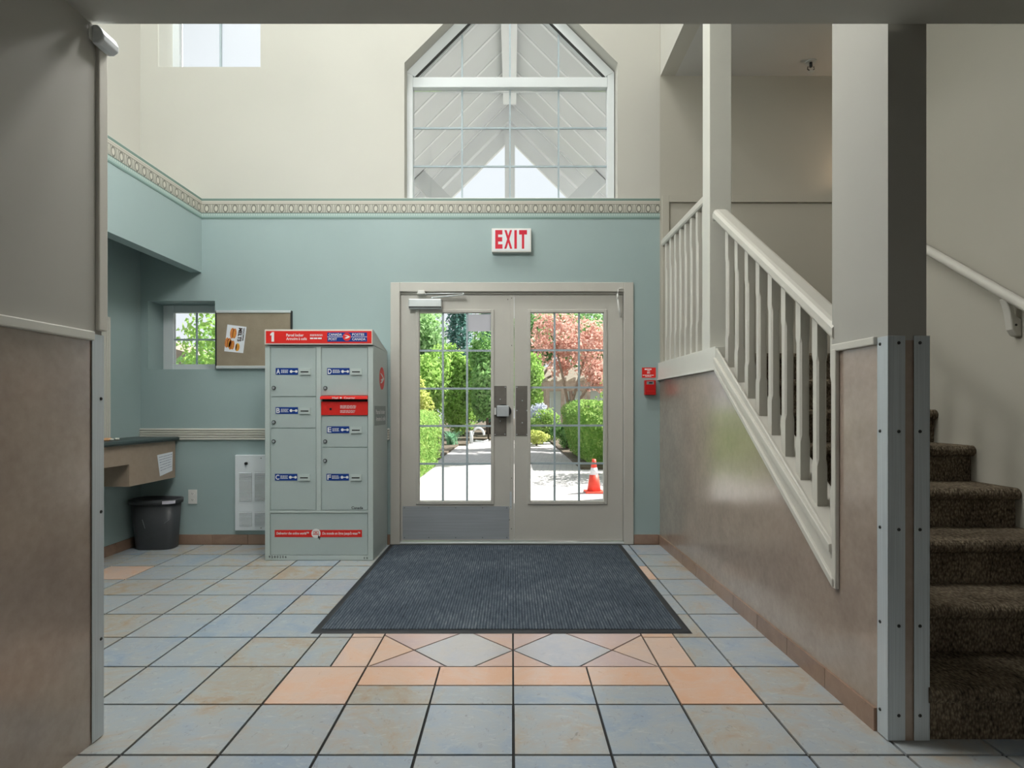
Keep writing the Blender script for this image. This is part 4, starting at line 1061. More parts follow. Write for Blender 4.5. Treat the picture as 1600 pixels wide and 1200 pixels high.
# ---------------- counter, note and odds and ends
CX0, CX1 = -3.188, -2.852
ct = thing('counter', ((CX0 + CX1) / 2, 3.7, 0.575), 'wall counter with dark top and brown laminate apron in the alcove', 'counter')
CT = 0.926
mb = MB().prism([(CX0, CT - 0.036), (CX1 - 0.008, CT - 0.036), (CX1 + 0.006, CT - 0.030), (CX1 + 0.012, CT - 0.018), (CX1 + 0.006, CT - 0.006), (CX1 - 0.008, CT), (CX0, CT)], 'y', 2.30, 4.900)
mb.build('counter_top', 'counter_top', ct)
MB().prism([(2.32, 0.745), (4.30, 0.745), (4.30, 0.578), (4.885, 0.578), (4.885, CT - 0.036), (2.32, CT - 0.036)], 'x', -2.886, -2.868).build('apron', 'laminate_counter', ct, bevel=0.001)
MB().box(CX0, -2.886, 4.300, 4.318, 0.578, CT - 0.036).build('bin_side', 'laminate_counter', ct)
MB().box(CX0, -2.886, 4.318, 4.885, 0.578, 0.594).build('bin_bottom', 'laminate_counter', ct)
nt_ = thing('handwritten_note', (-2.867, 4.72, 0.63), 'pale handwritten note taped to the brown counter apron', 'note')
nx = -2.8655
c4 = [(4.632, 0.788), (4.842, 0.800), (4.838, 0.640), (4.668, 0.612)]          # tl, tr, br, bl in (y,z)
def nf(k): 
    return lambda u, v: (nx + 0.0004 * k,) + tuple(c4[3][i] * (1 - u) * (1 - v) + c4[2][i] * u * (1 - v) + c4[0][i] * (1 - u) * v + c4[1][i] * u * v for i in (0, 1))
f0 = nf(0); mb = MB().add([f0(0, 0), f0(1, 0), f0(1, 1), f0(0, 1)] + [(p[0] - 0.001, p[1], p[2]) for p in (f0(0, 0), f0(1, 0), f0(1, 1), f0(0, 1))], [(0, 1, 2, 3), (7, 6, 5, 4), (0, 4, 5, 1), (1, 5, 6, 2), (2, 6, 7, 3), (3, 7, 4, 0)])
mb.build('sheet', 'paper', nt_)
mb = MB(); f1 = nf(1); rg = random.Random(4)
for r in range(6):
    v = 0.86 - r * 0.125; u = 0.1
    while u < 0.88:
        w_ = rg.uniform(0.03, 0.09); mb.add([f1(u, v), f1(u + w_, v + rg.uniform(-.01, .01)), f1(u + w_, v + 0.022), f1(u, v + 0.03)], [(0, 1, 2, 3)]); u += w_ + rg.uniform(0.02, 0.05)
mb.build('handwriting', 'ink_blue', nt_)
rg = random.Random(8)
def crumb(loc, r, mat, label):
    rings = []
    for k in range(5):
        t = math.pi * (k + 0.35) / 5.7
        rings.append([(loc[0] + r * math.sin(t) * math.cos(a) * rg.uniform(.8, 1.15), loc[1] + 1.25 * r * math.sin(t) * math.sin(a) * rg.uniform(.8, 1.15), CT + r * 0.75 * (1 - math.cos(t))) for a in [2 * math.pi * i / 9 for i in range(9)]])
    o = MB().loft(rings, 0, True).build('wrapped_sweet', mat); tag(o, label, 'sweet', 'sweets on the dark counter')
for i, (px, Y) in enumerate(((163.5, 4.18), (166, 4.26), (168.5, 4.20), (171, 4.28), (174.5, 4.24))):
    crumb((PX(px, Y), Y, CT), 0.012 + 0.003 * (i % 2), 'candy_tan' if i != 4 else 'candy_pale', 'small tan wrapped sweet in the heap on the counter' if i != 4 else 'pale lilac sweet at the edge of the tan heap on the counter')
crumb((PX(183, 4.25), 4.25, CT), 0.016, 'candy_pale', 'pale lone sweet lying apart from the heap on the counter')

# ---------------- waste bin
wb = thing('waste_bin', (-2.965, 4.79, 0), 'scuffed charcoal plastic waste bin under the counter', 'waste bin')
def rrect(cx, cy, w, d, z, p=3.2, n=36):
    out = []
    for i in range(n):
        t = 2 * math.pi * i / n; c, s_ = math.cos(t), math.sin(t)
        out.append((cx + w / 2 * math.copysign(abs(c) ** (2 / p), c), cy + d / 2 * math.copysign(abs(s_) ** (2 / p), s_), z))
    return out
bx_, by_ = -2.968, 4.785
mb = MB()
mb.loft([rrect(bx_, by_ + .012, .300, .165, 0.0), rrect(bx_, by_ + .012, .316, .175, 0.012), rrect(bx_, by_, .372, .222, 0.385), rrect(bx_, by_, .360, .212, 0.385), rrect(bx_, by_ + .012, .300, .160, 0.016)], 0, True)
mb.build('bucket', 'dark_plastic', wb)
mb = MB().loft([rrect(bx_, by_, .372, .222, 0.375), rrect(bx_, by_, .398, .240, 0.378), rrect(bx_, by_, .404, .244, 0.408), rrect(bx_, by_, .396, .238, 0.418), rrect(bx_, by_, .368, .218, 0.412), rrect(bx_, by_, .362, .212, 0.378)], 0, True, caps=False)
rim = mb.build('rim', 'dark_plastic', wb)
mb = MB(); a = rrect(bx_, by_, .408, .248, 0.384, n=72); b_ = rrect(bx_, by_, .410, .250, 0.409, n=72)
idx = [i % 72 for i in range(59, 69)]
for i, j in zip(idx[:-1], idx[1:]): mb.add([a[i], a[j], b_[j], b_[i]], [(0, 1, 2, 3)])
mb.build('tape_strip', 'paper_grey', rim)
mb = MB()
for (u0, z0_, u1, z1_) in ((222, 812, 226, 826), (256, 818, 264, 812)):
    yq = by_ - 0.1075
    p0 = (PX(u0, yq), by_ - 0.1055 + (0.002 if u0 > 250 else 0), PZ(z0_, yq)); p1 = (PX(u1, yq), by_ - 0.1035 + (0.002 if u0 > 250 else 0), PZ(z1_, yq))
    MB().tube([p0, p1], 0.0016, 6).build('scuff', 'print_grey', wb)

# ---------------- ceiling and wall fittings
sp = thing('sprinkler_head', (2.46, 4.72, 4.02), 'small chrome sprinkler head on the stairwell ceiling', 'sprinkler')
MB().disc((2.46, 4.72), 0.042, 'z', 4.012, 4.02, 20).build('escutcheon', 'closer_metal', sp)
MB().disc((2.46, 4.72), 0.012, 'z', 3.975, 4.013, 12).tube([(2.436, 4.72, 3.978), (2.432, 4.72, 3.958), (2.46, 4.72, 3.938)], 0.004, 6).tube([(2.484, 4.72, 3.978), (2.488, 4.72, 3.958), (2.46, 4.72, 3.938)], 0.004, 6).build('frame', 'dark_metal', sp)
MB().disc((2.46, 4.72), 0.026, 'z', 3.932, 3.937, 14).build('deflector', 'closer_metal', sp)
al = thing('door_holder', (-1.43, 2.02, 2.44), 'white plastic fitting high on the corridor corner', 'wall fitting')
MB().prism([(-1.4475, 2.425), (-1.425, 2.425), (-1.408, 2.437), (-1.406, 2.455), (-1.415, 2.475), (-1.43, 2.49), (-1.4475, 2.49)], 'y', 1.975, 2.055).build('cover', 'white_enamel', al, bevel=0.005)
MB().box(-1.4535, -1.4475, 1.965, 2.065, 2.435, 2.492).build('back_plate', 'white_plastic', al, bevel=0.002)
sc_ = thing('wall_sconce', (3.05, YB, 3.05), 'warm uplight sconce on the landing wall behind the pillar', 'lamp')
MB().box(2.99, 3.11, YB - 0.02, YB, 3.0, 3.12).build('back_plate', 'closer_metal', sc_, bevel=0.004)
rings = []
for k in range(6):
    r = 0.045 + 0.085 * (k / 5) ** 0.7; z = 2.98 + 0.14 * k / 5
    rings.append([(3.05 + r * math.cos(t), YB - 0.02 - r * math.sin(t), z) for t in [math.pi * i / 16 for i in range(17)]])
MB().loft(rings, 0, True, caps=False).build('shade', 'white_plastic', sc_)
pdl = bpy.data.lights.new('sconce_light', 'POINT'); pdl.energy = 3.2; pdl.color = (1.0, 0.70, 0.46); pdl.shadow_soft_size = 0.03
po = bpy.data.objects.new('sconce_light', pdl); COL.objects.link(po); po.location = (3.05, YB - 0.10, 3.16)
def emit(name, col, s):
    m, nt, b = base_mat(name); b.inputs['Base Color'].default_value = (0.8, 0.8, 0.8, 1)
    b.inputs['Emission Color'].default_value = col; b.inputs['Emission Strength'].default_value = s
emit('fill_diffuser', (1.0, 0.98, 0.95, 1), 4.0)  # glow of the added fill lamps
for i, (lx, ly) in enumerate(LOBBY_FILLS):  # housings for the added lobby fill lamps
    cl_ = thing('ceiling_fill_light', (lx, ly, LOBBY_Z), 'square ceiling light over the parcel locker side, added as fill' if i == 0 else 'square ceiling light over the entrance mat, added as fill', 'ceiling light')
    mb = MB()
    for (a, b, c, d) in ((-.62, -.57, -.62, .62), (.57, .62, -.62, .62), (-.57, .57, -.62, -.57), (-.57, .57, .57, .62)): mb.box(lx + a, lx + b, ly + c, ly + d, LOBBY_Z - .07, LOBBY_Z)
    mb.build('frame', 'white_enamel', cl_); MB().box(lx - .57, lx + .57, ly - .57, ly + .57, LOBBY_Z - .06, LOBBY_Z - .05).build('diffuser', 'fill_diffuser', cl_)
cl_ = thing('ceiling_fill_light', (0.0, -2.6, 2.5), 'small square ceiling light in the corridor, added as fill', 'ceiling light')  # housing for the added corridor fill lamp
MB().box(-.3, .3, -2.9, -2.3, 2.455, 2.5).build('frame', 'white_enamel', cl_); MB().box(-.26, .26, -2.86, -2.34, 2.448, 2.456).build('diffuser', 'fill_diffuser', cl_)

ch_ = thing('hanging_fill_lamp', (FILL_LAMP[0], FILL_LAMP[1], LOBBY_Z), 'three-globe hanging lamp added as lobby fill light', 'lamp')  # added fixture carrying the globe fill lights
MB().tube([(FILL_LAMP[0], FILL_LAMP[1], LOBBY_Z), (FILL_LAMP[0], FILL_LAMP[1], FILL_LAMP[2] + 0.32)], 0.012, 8).build('rod', 'closer_metal', ch_)
MB().disc((FILL_LAMP[0], FILL_LAMP[1]), 0.09, 'z', LOBBY_Z - 0.03, LOBBY_Z, 20).build('canopy_plate', 'closer_metal', ch_)
for k in range(3):
    a = math.radians(90 + 120 * k); ex_, ey_ = FILL_LAMP[0] + 0.34 * math.cos(a), FILL_LAMP[1] + 0.34 * math.sin(a)
    MB().tube([(FILL_LAMP[0], FILL_LAMP[1], FILL_LAMP[2] + 0.33), ((FILL_LAMP[0] + ex_) / 2, (FILL_LAMP[1] + ey_) / 2, FILL_LAMP[2] + 0.36), (ex_, ey_, FILL_LAMP[2] + 0.14)], 0.01, 8).build('arm', 'closer_metal', ch_)
    MB().loft([[(ex_ + r * math.cos(t), ey_ + r * math.sin(t), FILL_LAMP[2] + z) for t in [2 * math.pi * i / 18 for i in range(18)]] for (r, z) in ((0.10, 0.02), (0.10, 0.05), (0.075, 0.11), (0.03, 0.145))], 0, True, caps=False).build('shade', 'white_plastic', ch_)

cl_ = thing('ceiling_fill_light', (3.18, 3.3, 4.02), 'square ceiling light over the upper stair flight, added as fill', 'ceiling light')  # housing for the added stairwell fill lamp
MB().box(2.9, 3.46, 3.02, 3.58, 3.97, 4.02).build('frame', 'white_enamel', cl_); MB().box(2.94, 3.42, 3.06, 3.54, 3.945, 3.97).build('diffuser', 'fill_diffuser', cl_)
# ================================================================== OUTSIDE
gnd = struct(MB().box(-40, 40, YO, 70, -0.25, -0.03).build('ground', 'paving'), 'pale paved forecourt outside the doors', 'ground')
struct(MB().box(-30, -1.45, 18.3, 60, -0.04, 0.03).box(-30, -1.7, 8.3, 18.3, -0.04, 0.02).build('planting_bed', 'soil'), 'brown soil planting bed under the shrubs', 'ground')
struct(MB().box(1.35, 30, 11.2, 60, -0.04, 0.02).box(-1.45, 1.35, 21.6, 60, -0.04, 0.02).build('planting_bed', 'soil'), 'soil bed under the hedge and the red maple', 'ground')

def leaves(name, mat, pts, nrm, size, parent, seed, origin=None, jitter=0.9, aspect=0.55):
    """pts Nx3 leaf centres, nrm Nx3 rough outward direction; one rhombic folded leaf each"""
    rg = np.random.default_rng(seed); n = len(pts)
    d = nrm + rg.normal(0, jitter, (n, 3)); d /= np.linalg.norm(d, axis=1)[:, None] + 1e-9
    a = np.cross(d, rg.normal(0, 1, (n, 3))); a /= np.linalg.norm(a, axis=1)[:, None] + 1e-9
    b = np.cross(d, a); s = size * rg.uniform(0.6, 1.35, n)[:, None]
    v = np.empty((n, 4, 3)); bend = d * s * 0.18
    v[:, 0] = pts - a * s * 0.5; v[:, 1] = pts + b * s * aspect * 0.5 + bend; v[:, 2] = pts + a * s * 0.5; v[:, 3] = pts - b * s * aspect * 0.5 + bend
    o0 = np.array(origin if origin is not None else org(parent)); v -= o0
    me = bpy.data.meshes.new(name); me.vertices.add(4 * n); me.vertices.foreach_set('co', v.reshape(-1).astype(np.float32))
    me.loops.add(4 * n); me.loops.foreach_set('vertex_index', np.arange(4 * n, dtype=np.int32))
    me.polygons.add(n); me.polygons.foreach_set('loop_start', np.arange(0, 4 * n, 4, dtype=np.int32))
    me.update(calc_edges=True); me.materials.append(MATS[mat])
    o = bpy.data.objects.new(name, me); link(o, parent, Vector(o0)); return o
def blob_pts(c, r, n, seed, shell=0.55, lump=0.22, clumps=16, cr=0.42):
    """leaf positions in clumps set over an ellipsoid"""
    rg = np.random.default_rng(seed); r = np.array(r)
    k = rg.normal(0, 1, (clumps, 3)); k /= np.linalg.norm(k, axis=1)[:, None]
    k *= rg.uniform(0.35, 0.78, clumps)[:, None]
    w = rg.uniform(0.7, 1.25, clumps)
    idx = rg.integers(0, clumps, n); d = rg.normal(0, 1, (n, 3)); d /= np.linalg.norm(d, axis=1)[:, None]
    t = rg.uniform(0.3, 1, n) ** 0.5 * cr * w[idx]
    P = k[idx] + d * t[:, None]
    return np.array(c) + P * r, d * 0.8 + P
def trunk(parent, base, top, r0, r1, limbs=(), mat='bark', bend=0.06, seed=0):
    rg = random.Random(seed); b = Vector(base); t = Vector(top); m = MB(); P = []
    for i in range(6):
        f = i / 5; P.append(b.lerp(t, f) + Vector((rg.uniform(-bend, bend), rg.uniform(-bend, bend), 0)) * (1 if 0 < i < 5 else 0))
    m.tube(P, [r0 + (r1 - r0) * i / 5 for i in range(6)], 9)
    m.build('trunk', mat, parent)
    for (f, e, r) in limbs:
        s_ = b.lerp(t, f); e = Vector(e); mid_ = s_.lerp(e, 0.5) + Vector((0, 0, 0.12))
        MB().tube([s_, mid_, e], [r, r * 0.75, r * 0.35], 7).build('branch', mat, parent)
def shrub(name, label, cat, c, r, n, size, mat, seed, base=None, group=None, stems=4, blobs=None, stem_mat='bark_dark'):
    g = thing(name, (c[0], c[1], 0.0), label, cat, group)
    P, D = blob_pts(c, r, n, seed)
    if blobs:
        for i, (bc, br, bn) in enumerate(blobs):
            p, d = blob_pts(bc, br, bn, seed + 50 + i); P = np.vstack([P, p]); D = np.vstack([D, d])
    k = P[:, 2] > 0.05; P, D = P[k], D[k]
    leaves('foliage', mat, P, D, size, g, seed)
    rg = random.Random(seed)
    for i in range(stems):
        a = rg.uniform(0, 6.28); e = (c[0] + r[0] * 0.45 * math.cos(a), c[1] + r[1] * 0.45 * math.sin(a), c[2] + r[2] * rg.uniform(-.1, .5))
        MB().tube([(c[0] + 0.08 * math.cos(a), c[1] + 0.08 * math.sin(a), -0.02), ((c[0] * 2 + e[0]) / 3, (c[1] * 2 + e[1]) / 3, e[2] * 0.5), e], [0.035, 0.028, 0.01], 6).build('stem', stem_mat, g)
    return g
def hedge(name, label, x0, x1, y0, y1, h, n, size, seed, flare=0.0, mat='leaf_hedge'):
    g = thing(name, ((x0 + x1) / 2, (y0 + y1) / 2, 0), label, 'hedge')
    rg = np.random.default_rng(seed); cx, cy = (x0 + x1) / 2, (y0 + y1) / 2; hx, hy = (x1 - x0) / 2, (y1 - y0) / 2
    # rounded box by superellipsoid directions
    d = rg.normal(0, 1, (n * 3, 3)); d /= np.abs(d).max(1)[:, None]
    q = d.copy(); nn = (np.abs(q) ** 7).sum(1) ** (1 / 7); q /= nn[:, None]
    q *= rg.uniform(0.86, 1.0, len(q))[:, None]
    q += 0.03 * np.sin(q * 9 + 1.3)[:, [1, 2, 0]]
    P = np.c_[cx + q[:, 0] * hx, cy + q[:, 1] * hy, h * 0.5 * (1 + q[:, 2])]
    fl_ = flare * (P[:, 2] / h - 0.5)
    P[:, 0] += np.sign(q[:, 0]) * np.abs(q[:, 0]) * fl_; P[:, 1] += np.sign(q[:, 1]) * np.abs(q[:, 1]) * fl_
    # weight faces by area so leaves are even
    k = (P[:, 2] > 0.03); P = P[k][:n]; D = d[k][:n]
    leaves('foliage', mat, P, D / np.linalg.norm(D, axis=1)[:, None], size, g, seed)
    MB().loft([[(cx + sx * (hx * .84 + f_) , cy + sy * (hy * .84 + f_), z) for (sx, sy) in ((-1, -1), (1, -1), (1, 1), (-1, 1))] for (z, f_) in ((-0.02, -flare * .5), (h * .5, 0), (h * .88, flare * .35))]).build('inner_growth', mat, g)
    return g
# hedges beside the path
hedge('box_hedge', 'clipped hedge block on the path edge opposite the orange cone', -2.9, -1.44, 8.85, 12.2, 1.12, 15000, 0.055, 11, 0.04)
hedge('box_hedge', 'flared green hedge block behind the orange cone', 1.30, 3.3, 11.3, 15.0, 1.34, 16000, 0.06, 12, 0.30)
shrub('round_shrub', 'round clipped shrub added out of view for its shadow by the cone', 'shrub', (2.35, 10.0, 0.95), (0.95, 1.1, 1.05), 6000, 0.08, 'leaf_hedge', 13, stems=3)  # out of view, placed to cast the shadow beside the cone
# bright green shrub mass beyond the forecourt
G1 = 'green shrubs beyond the forecourt'
shrub('leafy_shrub', 'large bright green leafy shrub behind the clipped hedge block', 'shrub', (-3.4, 21.0, 1.9), (1.25, 1.1, 2.0), 7000, 0.17, 'leaf_bright', 21, group=G1)
shrub('leafy_shrub', 'tall bright green shrub in front of the dark conifer', 'shrub', (-2.05, 23.5, 1.9), (1.35, 0.8, 2.0), 8500, 0.16, 'leaf_bright', 22, group=G1)
shrub('leafy_shrub', 'broad green shrub nearest the pale garden ornament', 'shrub', (-0.8, 21.4, 2.1), (1.0, 0.95, 2.0), 7500, 0.16, 'leaf_mid', 23, group=G1)
shrub('leafy_shrub', 'green shrub beside the pergola and the pale blossom', 'shrub', (0.72, 24.7, 2.1), (0.72, 0.75, 2.0), 4200, 0.15, 'leaf_bright', 24, group=G1)
shrub('yellow_shrub', 'yellow-green shrub behind the clipped hedge block', 'shrub', (-3.3, 18.6, 1.2), (0.7, 0.6, 1.0), 2200, 0.12, 'leaf_yellow', 25)
shrub('low_shrub', 'low yellow-green shrub in front of the pergola', 'shrub', (1.0, 19.2, 0.55), (0.75, 0.55, 0.6), 3200, 0.09, 'leaf_hedge', 26, stems=2)
shrub('low_shrub', 'low leafy shrub between the path and the flared hedge', 'shrub', (1.6, 16.3, 0.5), (0.5, 0.45, 0.55), 2600, 0.09, 'leaf_mid', 27, stems=2)
shrub('grassy_clump', 'small pale lime clump at the far path edge', 'shrub', (0.72, 18.2, 0.22), (0.42, 0.3, 0.26), 1200, 0.09, 'leaf_yellow', 28, stems=1)
shrub('blossom_shrub', 'pale bluish-white flowering shrub beside the pergola', 'shrub', (0.98, 20.6, 1.0), (0.42, 0.35, 0.42), 1300, 0.09, 'leaf_blossom', 29, stems=2)
# grass tuft
g = thing('grass_tuft', (-1.92, 18.2, 0), 'blue-green tuft of arching grass at the shrub bed edge', 'grass tuft'); rg = np.random.default_rng(31)
mb = MB()
for i in range(90):
    a = rg.uniform(0, 6.28); l = rg.uniform(.35, .7); s_ = rg.uniform(.15, .5); bx0, by0 = -1.92 + rg.normal(0, .08), 18.2 + rg.normal(0, .08)
    p = [(bx0 + math.cos(a) * s_ * f * f, by0 + math.sin(a) * s_ * f * f, l * (f - 0.25 * f * f)) for f in (0, .5, 1)]
    w_ = .014; tx, ty = -math.sin(a) * w_, math.cos(a) * w_
    mb.add([(p[0][0] - tx, p[0][1] - ty, 0), (p[0][0] + tx, p[0][1] + ty, 0), (p[1][0] + tx, p[1][1] + ty, p[1][2]), p[2], (p[1][0] - tx, p[1][1] - ty, p[1][2])], [(0, 1, 2, 4), (4, 2, 3)])
mb.build('blades', 'leaf_grass', g, fix=False)
# white garden ornament
go = thing('garden_ornament', (-1.12, 18.9, 0), 'white curved garden ornament in front of the shrubs', 'ornament')
MB().tube([(-1.30 + 0.19 - 0.19 * math.cos(t), 18.9, 0.28 + 0.24 * math.sin(t)) for t in [math.pi * i / 12 for i in range(13)]], 0.035, 8).build('hoop', 'canopy_white', go)
MB().tube([(-1.34, 18.9, 0.0), (-1.34, 18.9, 0.42)], 0.06, 10).build('post', 'canopy_white', go)
MB().tube([(-1.2, 18.85, 0.10), (-0.95, 18.85, 0.06), (-0.78, 18.85, 0.12)], 0.03, 8).build('foot', 'canopy_white', go)
# conifers and backdrop trees
def conifer(label, x, y, r, h, seed, z0=0.6):
    g = thing('conifer', (x, y, 0), label, 'tree', 'dark conifers'); rg = np.random.default_rng(seed); n = 6500
    z = rg.uniform(0, 1, n) ** 1.15; a = rg.uniform(0, 6.28, n); rr = r * (1 - z) ** 0.62 * (0.72 + 0.28 * np.cos(a * 9 + z * 3)) * rg.uniform(.72, 1, n)
    P = np.c_[x + rr * np.cos(a), y + rr * np.sin(a), z0 + z * (h - z0)]; D = np.c_[np.cos(a), np.sin(a), np.full(n, 1.2)]
    leaves('foliage', 'leaf_conifer', P, D, 0.26, g, seed, jitter=0.45, aspect=0.35); MB().tube([(x, y, -0.02), (x, y, h * .6)], [0.16, 0.06], 8).build('trunk', 'bark_dark', g)
conifer('tall dark blue-green conifer behind the bright shrubs', -2.55, 27.6, 1.0, 9.5, 41)
conifer('dark blue-green conifer just behind the broad shrub', -1.0, 25.4, 0.75, 7.2, 42)
def tree(name, label, x, y, crown, n, size, mat, seed, r0=0.14, group=None, bark='bark', limbs=True, top=None):
    g = thing(name, (x, y, 0), label, 'tree', group); P = D = None
    for i, (c, r, w_) in enumerate(crown):
        p, d = blob_pts(c, r, int(n * w_), seed + i, 0.35, 0.3); P = p if P is None else np.vstack([P, p]); D = d if D is None else np.vstack([D, d])
    leaves('foliage', mat, P, D, size, g, seed)
    c0 = crown[0][0]; tp = top or (c0[0], c0[1], c0[2] - crown[0][1][2] * 0.3)
    trunk(g, (x, y, -0.02), tp, r0, r0 * .5, [(0.62, c, r0 * .45) for (c, r, w_) in crown] if limbs else (), bark, 0.05, seed)
    return g
tree('willow_tree', 'pale green feathery tree left of the conifers', -5.6, 31, [((-5.4, 31, 5.2), (1.9, 1.6, 3.4), 1.0), ((-4.9, 30.6, 3.6), (1.1, 1.1, 2.4), .5)], 6500, 0.26, 'leaf_pale', 51)
tree('maple_tree', 'red-leaved maple with pale forked trunk behind the hedge', 1.72, 17.6,
     [((2.35, 17.6, 3.0), (1.15, 1.0, 0.95), 1.0), ((1.25, 17.4, 3.35), (0.95, 0.9, 0.8), .7), ((2.75, 17.2, 2.15), (0.75, 0.7, 0.55), .5), ((1.5, 17.9, 2.4), (0.42, 0.5, 0.4), .18)], 2100, 0.12, 'leaf_red', 52, 0.11, top=(1.80, 17.6, 1.7))
tree('garden_tree', 'light green tree behind the red maple', 1.6, 27.6, [((1.1, 27.6, 4.4), (1.5, 1.2, 1.6), 1.0), ((3.0, 27.9, 4.8), (1.7, 1.2, 1.5), 1.0), ((4.6, 27.6, 3.8), (1.4, 1.2, 1.6), .7)], 3600, 0.2, 'leaf_pale', 53, group='trees behind the garden')
tree('garden_tree', 'dense mid green tree filling the gap behind the shrubs', -0.4, 37, [((-0.4, 37, 4.4), (3.0, 1.7, 4.0), 1.0)], 6500, 0.28, 'leaf_mid', 54, group='trees behind the garden', bark='bark_dark')
tree('garden_tree', 'wide mid green tree behind the house and maple', 6.6, 38, [((5.6, 38, 4.8), (2.6, 1.6, 3.4), 1.0), ((9.0, 38, 4.6), (2.6, 1.6, 3.6), 1.0)], 4200, 0.32, 'leaf_mid', 55, group='trees behind the garden', bark='bark_dark')
tree('garden_tree', 'far pale tree behind the willow', -8.5, 41, [((-7.5, 41, 4.4), (3.6, 1.8, 4.8), 1.0)], 6000, 0.36, 'leaf_mid', 56, group='trees behind the garden', bark='bark_dark')
tree('garden_tree', 'tall unseen tree added to shade the forecourt', 4.7, 16.0, [((4.3, 16.0, 6.6), (1.9, 1.9, 1.5), 1.0), ((5.4, 15.8, 6.2), (1.2, 1.4, 1.3), .4)], 6000, 0.22, 'leaf_mid', 57, group='trees behind the garden', bark='bark_dark')  # out of view, added to cast the shade band on the paving
# pergola and pale house
pg = thing('garden_pergola', (2.0, 22, 0), 'weathered wooden pergola behind the maple trunk', 'pergola')
for (x, y) in ((1.35, 21.8), (1.93, 21.8), (1.35, 23.2), (2.9, 21.8), (2.9, 23.2)): MB().box(x - .07, x + .07, y - .07, y + .07, -0.02, 1.86).build('post', 'wood_weathered', pg)
MB().box(1.2, 3.1, 21.72, 21.88, 1.86, 2.2).build('beam', 'wood_weathered', pg); MB().box(1.2, 3.1, 23.12, 23.28, 1.86, 2.2).build('beam', 'wood_weathered', pg)
for i in range(6): MB().box(1.25 + i * .35, 1.33 + i * .35, 21.4, 23.6, 2.2, 2.32).build('rafter', 'wood_weathered', pg)
hs = thing('far_house', (4.6, 32, 0), 'pale house wall glimpsed beyond the pergola', 'house')
MB().box(0.2, 9.2, 31, 34, -0.02, 2.3).build('wall', 'house_wall', hs)
MB().prism([(30.7, 2.3), (34.3, 2.3), (32.5, 3.5)], 'x', -0.2, 9.6).build('roof', 'house_roof', hs)
for x in (1.2, 3.0, 4.8, 6.6):
    f_ = MB().box(x, x + .9, 30.96, 31.0, 0.7, 1.7).build('window', 'window_vinyl', hs); MB().box(x + .07, x + .83, 30.95, 30.97, .77, 1.63).build('pane', 'leaf_conifer', f_)
# traffic cone
cn = thing('traffic_cone', (1.165, 8.15, -0.03), 'orange traffic cone with white collar on the paving', 'traffic cone')
cx_, cy_ = 1.165, 8.15
MB().prism([(cx_ - .135, cy_ - .135), (cx_ + .135, cy_ - .135), (cx_ + .135, cy_ + .135), (cx_ - .135, cy_ + .135)], 'z', -0.03, -0.005).build('base', 'cone_orange', cn, bevel=0.012, seg=3)
def cone_seg(name, z0, z1, mat):
    R = lambda z: 0.098 - (0.098 - 0.026) * (z / 0.45)
    mb = MB().loft([[(cx_ + R(z) * math.cos(t), cy_ + R(z) * math.sin(t), z - 0.01) for t in [2 * math.pi * i / 28 for i in range(28)]] for z in (z0, z1)], 0, True); mb.build(name, mat, cn)
cone_seg('lower_body', 0.0, 0.235, 'cone_orange'); cone_seg('reflective_collar', 0.235, 0.335, 'cone_white'); cone_seg('tip', 0.335, 0.455, 'cone_orange')
# young tree and roof seen through the small window
tree('young_tree', 'slender young tree with fresh leaves outside the small window', -3.95, 7.6, [((-3.95, 7.6, 1.95), (0.42, 0.5, 0.62), 1.0), ((-4.25, 7.8, 1.55), (0.40, 0.45, 0.42), .8), ((-3.75, 7.5, 2.5), (0.4, 0.5, 0.4), .6)], 620, 0.085, 'leaf_bright', 61, 0.028, bark='bark_dark')
tree('young_tree', 'sparser young tree standing behind the slender one outside the small window', -4.9, 9.3, [((-4.9, 9.3, 1.9), (0.6, 0.5, 0.7), 1.0)], 700, 0.09, 'leaf_mid', 62, 0.03, bark='bark_dark')
nh = thing('neighbour_house', (-10.5, 19, 0), 'pale neighbouring house with sloping roof seen through the small window', 'house')
MB().box(-14, -9.0, 17.5, 21, -0.02, 2.2).build('wall', 'house_wall', nh)
MB().prism([(-14.4, 4.2), (-8.4, 2.45), (-8.4, 2.3), (-14.4, 2.3)], 'y', 17.2, 21.4).build('roof', 'house_roof', nh)
# entrance canopy: gable roof with boarded soffit, ridge beam and front truss
cp = thing('entrance_canopy', (0, 6.8, 0), 'white gabled entrance canopy with boarded soffit and front truss', 'canopy')
RX_, RZ_ = -0.03, 5.40; YF = 7.93; HW = 2.45; BW = 0.418
def sloped(name, mat, s_, y0, y1, dz0, dz1, x_in=0.03):
    x0, x1 = RX_ + s_ * x_in, RX_ + s_ * HW; z0, z1 = RZ_ - x_in, RZ_ - HW
    MB().add([(x0, y0, z0 + dz0), (x1, y0, z1 + dz0), (x1, y1, z1 + dz0), (x0, y1, z0 + dz0), (x0, y0, z0 + dz1), (x1, y0, z1 + dz1), (x1, y1, z1 + dz1), (x0, y1, z0 + dz1)], [(0, 1, 2, 3), (7, 6, 5, 4), (0, 4, 5, 1), (1, 5, 6, 2), (2, 6, 7, 3), (3, 7, 4, 0)]).build(name, mat, cp)
yy = YF
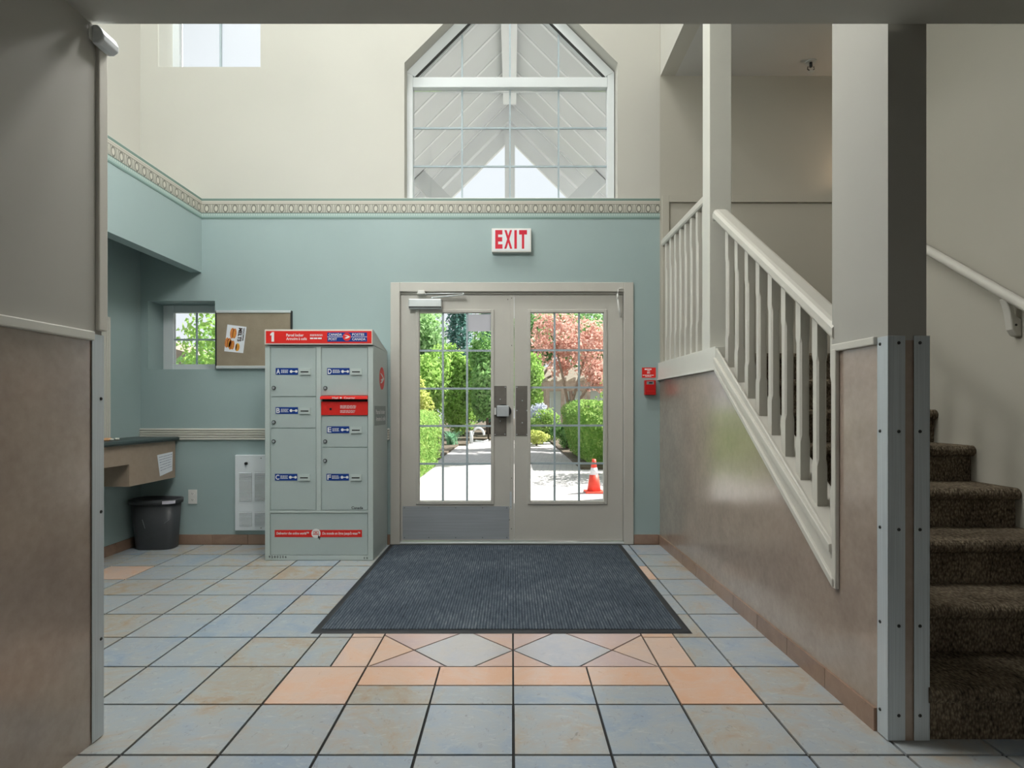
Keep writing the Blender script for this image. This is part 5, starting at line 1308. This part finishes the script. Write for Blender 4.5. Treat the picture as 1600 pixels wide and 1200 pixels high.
while yy > YO + 0.05:
    for s_ in (-1, 1):
        sloped('soffit_board', 'canopy_white', s_, max(yy - BW, YO + 0.002), yy, 0.0, 0.03)
        sloped('batten', 'batten_white', s_, yy - 0.042, yy - 0.004, -0.012, 0.0)
    yy -= BW
for s_ in (-1, 1):
    MB().prism([(RX_, RZ_ + .10), (RX_, RZ_ + .16), (RX_ + s_ * (HW + .15), RZ_ + .01 - HW), (RX_ + s_ * (HW + .15), RZ_ - .05 - HW)], 'y', YO + 0.001, YF + 0.4).build('roof_slope', 'house_roof', cp)
    MB().prism([(RX_, RZ_ + .02), (RX_ + s_ * (HW + .1), RZ_ - .08 - HW), (RX_ + s_ * (HW + .1), RZ_ - .34 - HW), (RX_, RZ_ - .24)], 'y', YF, YF + 0.12).build('front_rafter', 'batten_white', cp)
    MB().prism([(RX_, RZ_ - .24), (RX_ + s_ * (HW + .1), RZ_ - .34 - HW), (RX_ + s_ * (HW + .1), RZ_ - .57 - HW), (RX_, RZ_ - .47)], 'y', YF + 0.101, YF + 0.16).build('barge_board', 'batten_white', cp)
    bY = 7.47; a = 0.075
    MB().prism([(RX_ + s_ * (1.20 + a), RZ_ - 1.20 - a), (RX_ + s_ * (1.20 - a), RZ_ - 1.20 + a), (RX_ + s_ * 0.0, RZ_ - 2.40 + 2 * a), (RX_ + s_ * 0.0, RZ_ - 2.40 - 2 * a)], 'y', bY, bY + 0.10).build('brace', 'canopy_white', cp)
    MB().box(RX_ + s_ * 2.35 - .1, RX_ + s_ * 2.35 + .1, YF - .10, YF + .12, -0.03, RZ_ - 2.5).build('post', 'canopy_white', cp)
    MB().box(RX_ + s_ * 2.35 - .08, RX_ + s_ * 2.35 + .08, YO + .001, YF, RZ_ - 2.62, RZ_ - 2.42).build('eave_beam', 'canopy_white', cp)
MB().box(RX_ - .085, RX_ + .085, YO + .001, YF - 0.35, RZ_ - .22, RZ_ - .03).build('ridge_beam', 'batten_white', cp)
MB().box(RX_ - .07, RX_ + .07, YF + .03, YF + .10, RZ_ - 2.95, RZ_ - .42).build('king_post', 'batten_white', cp)
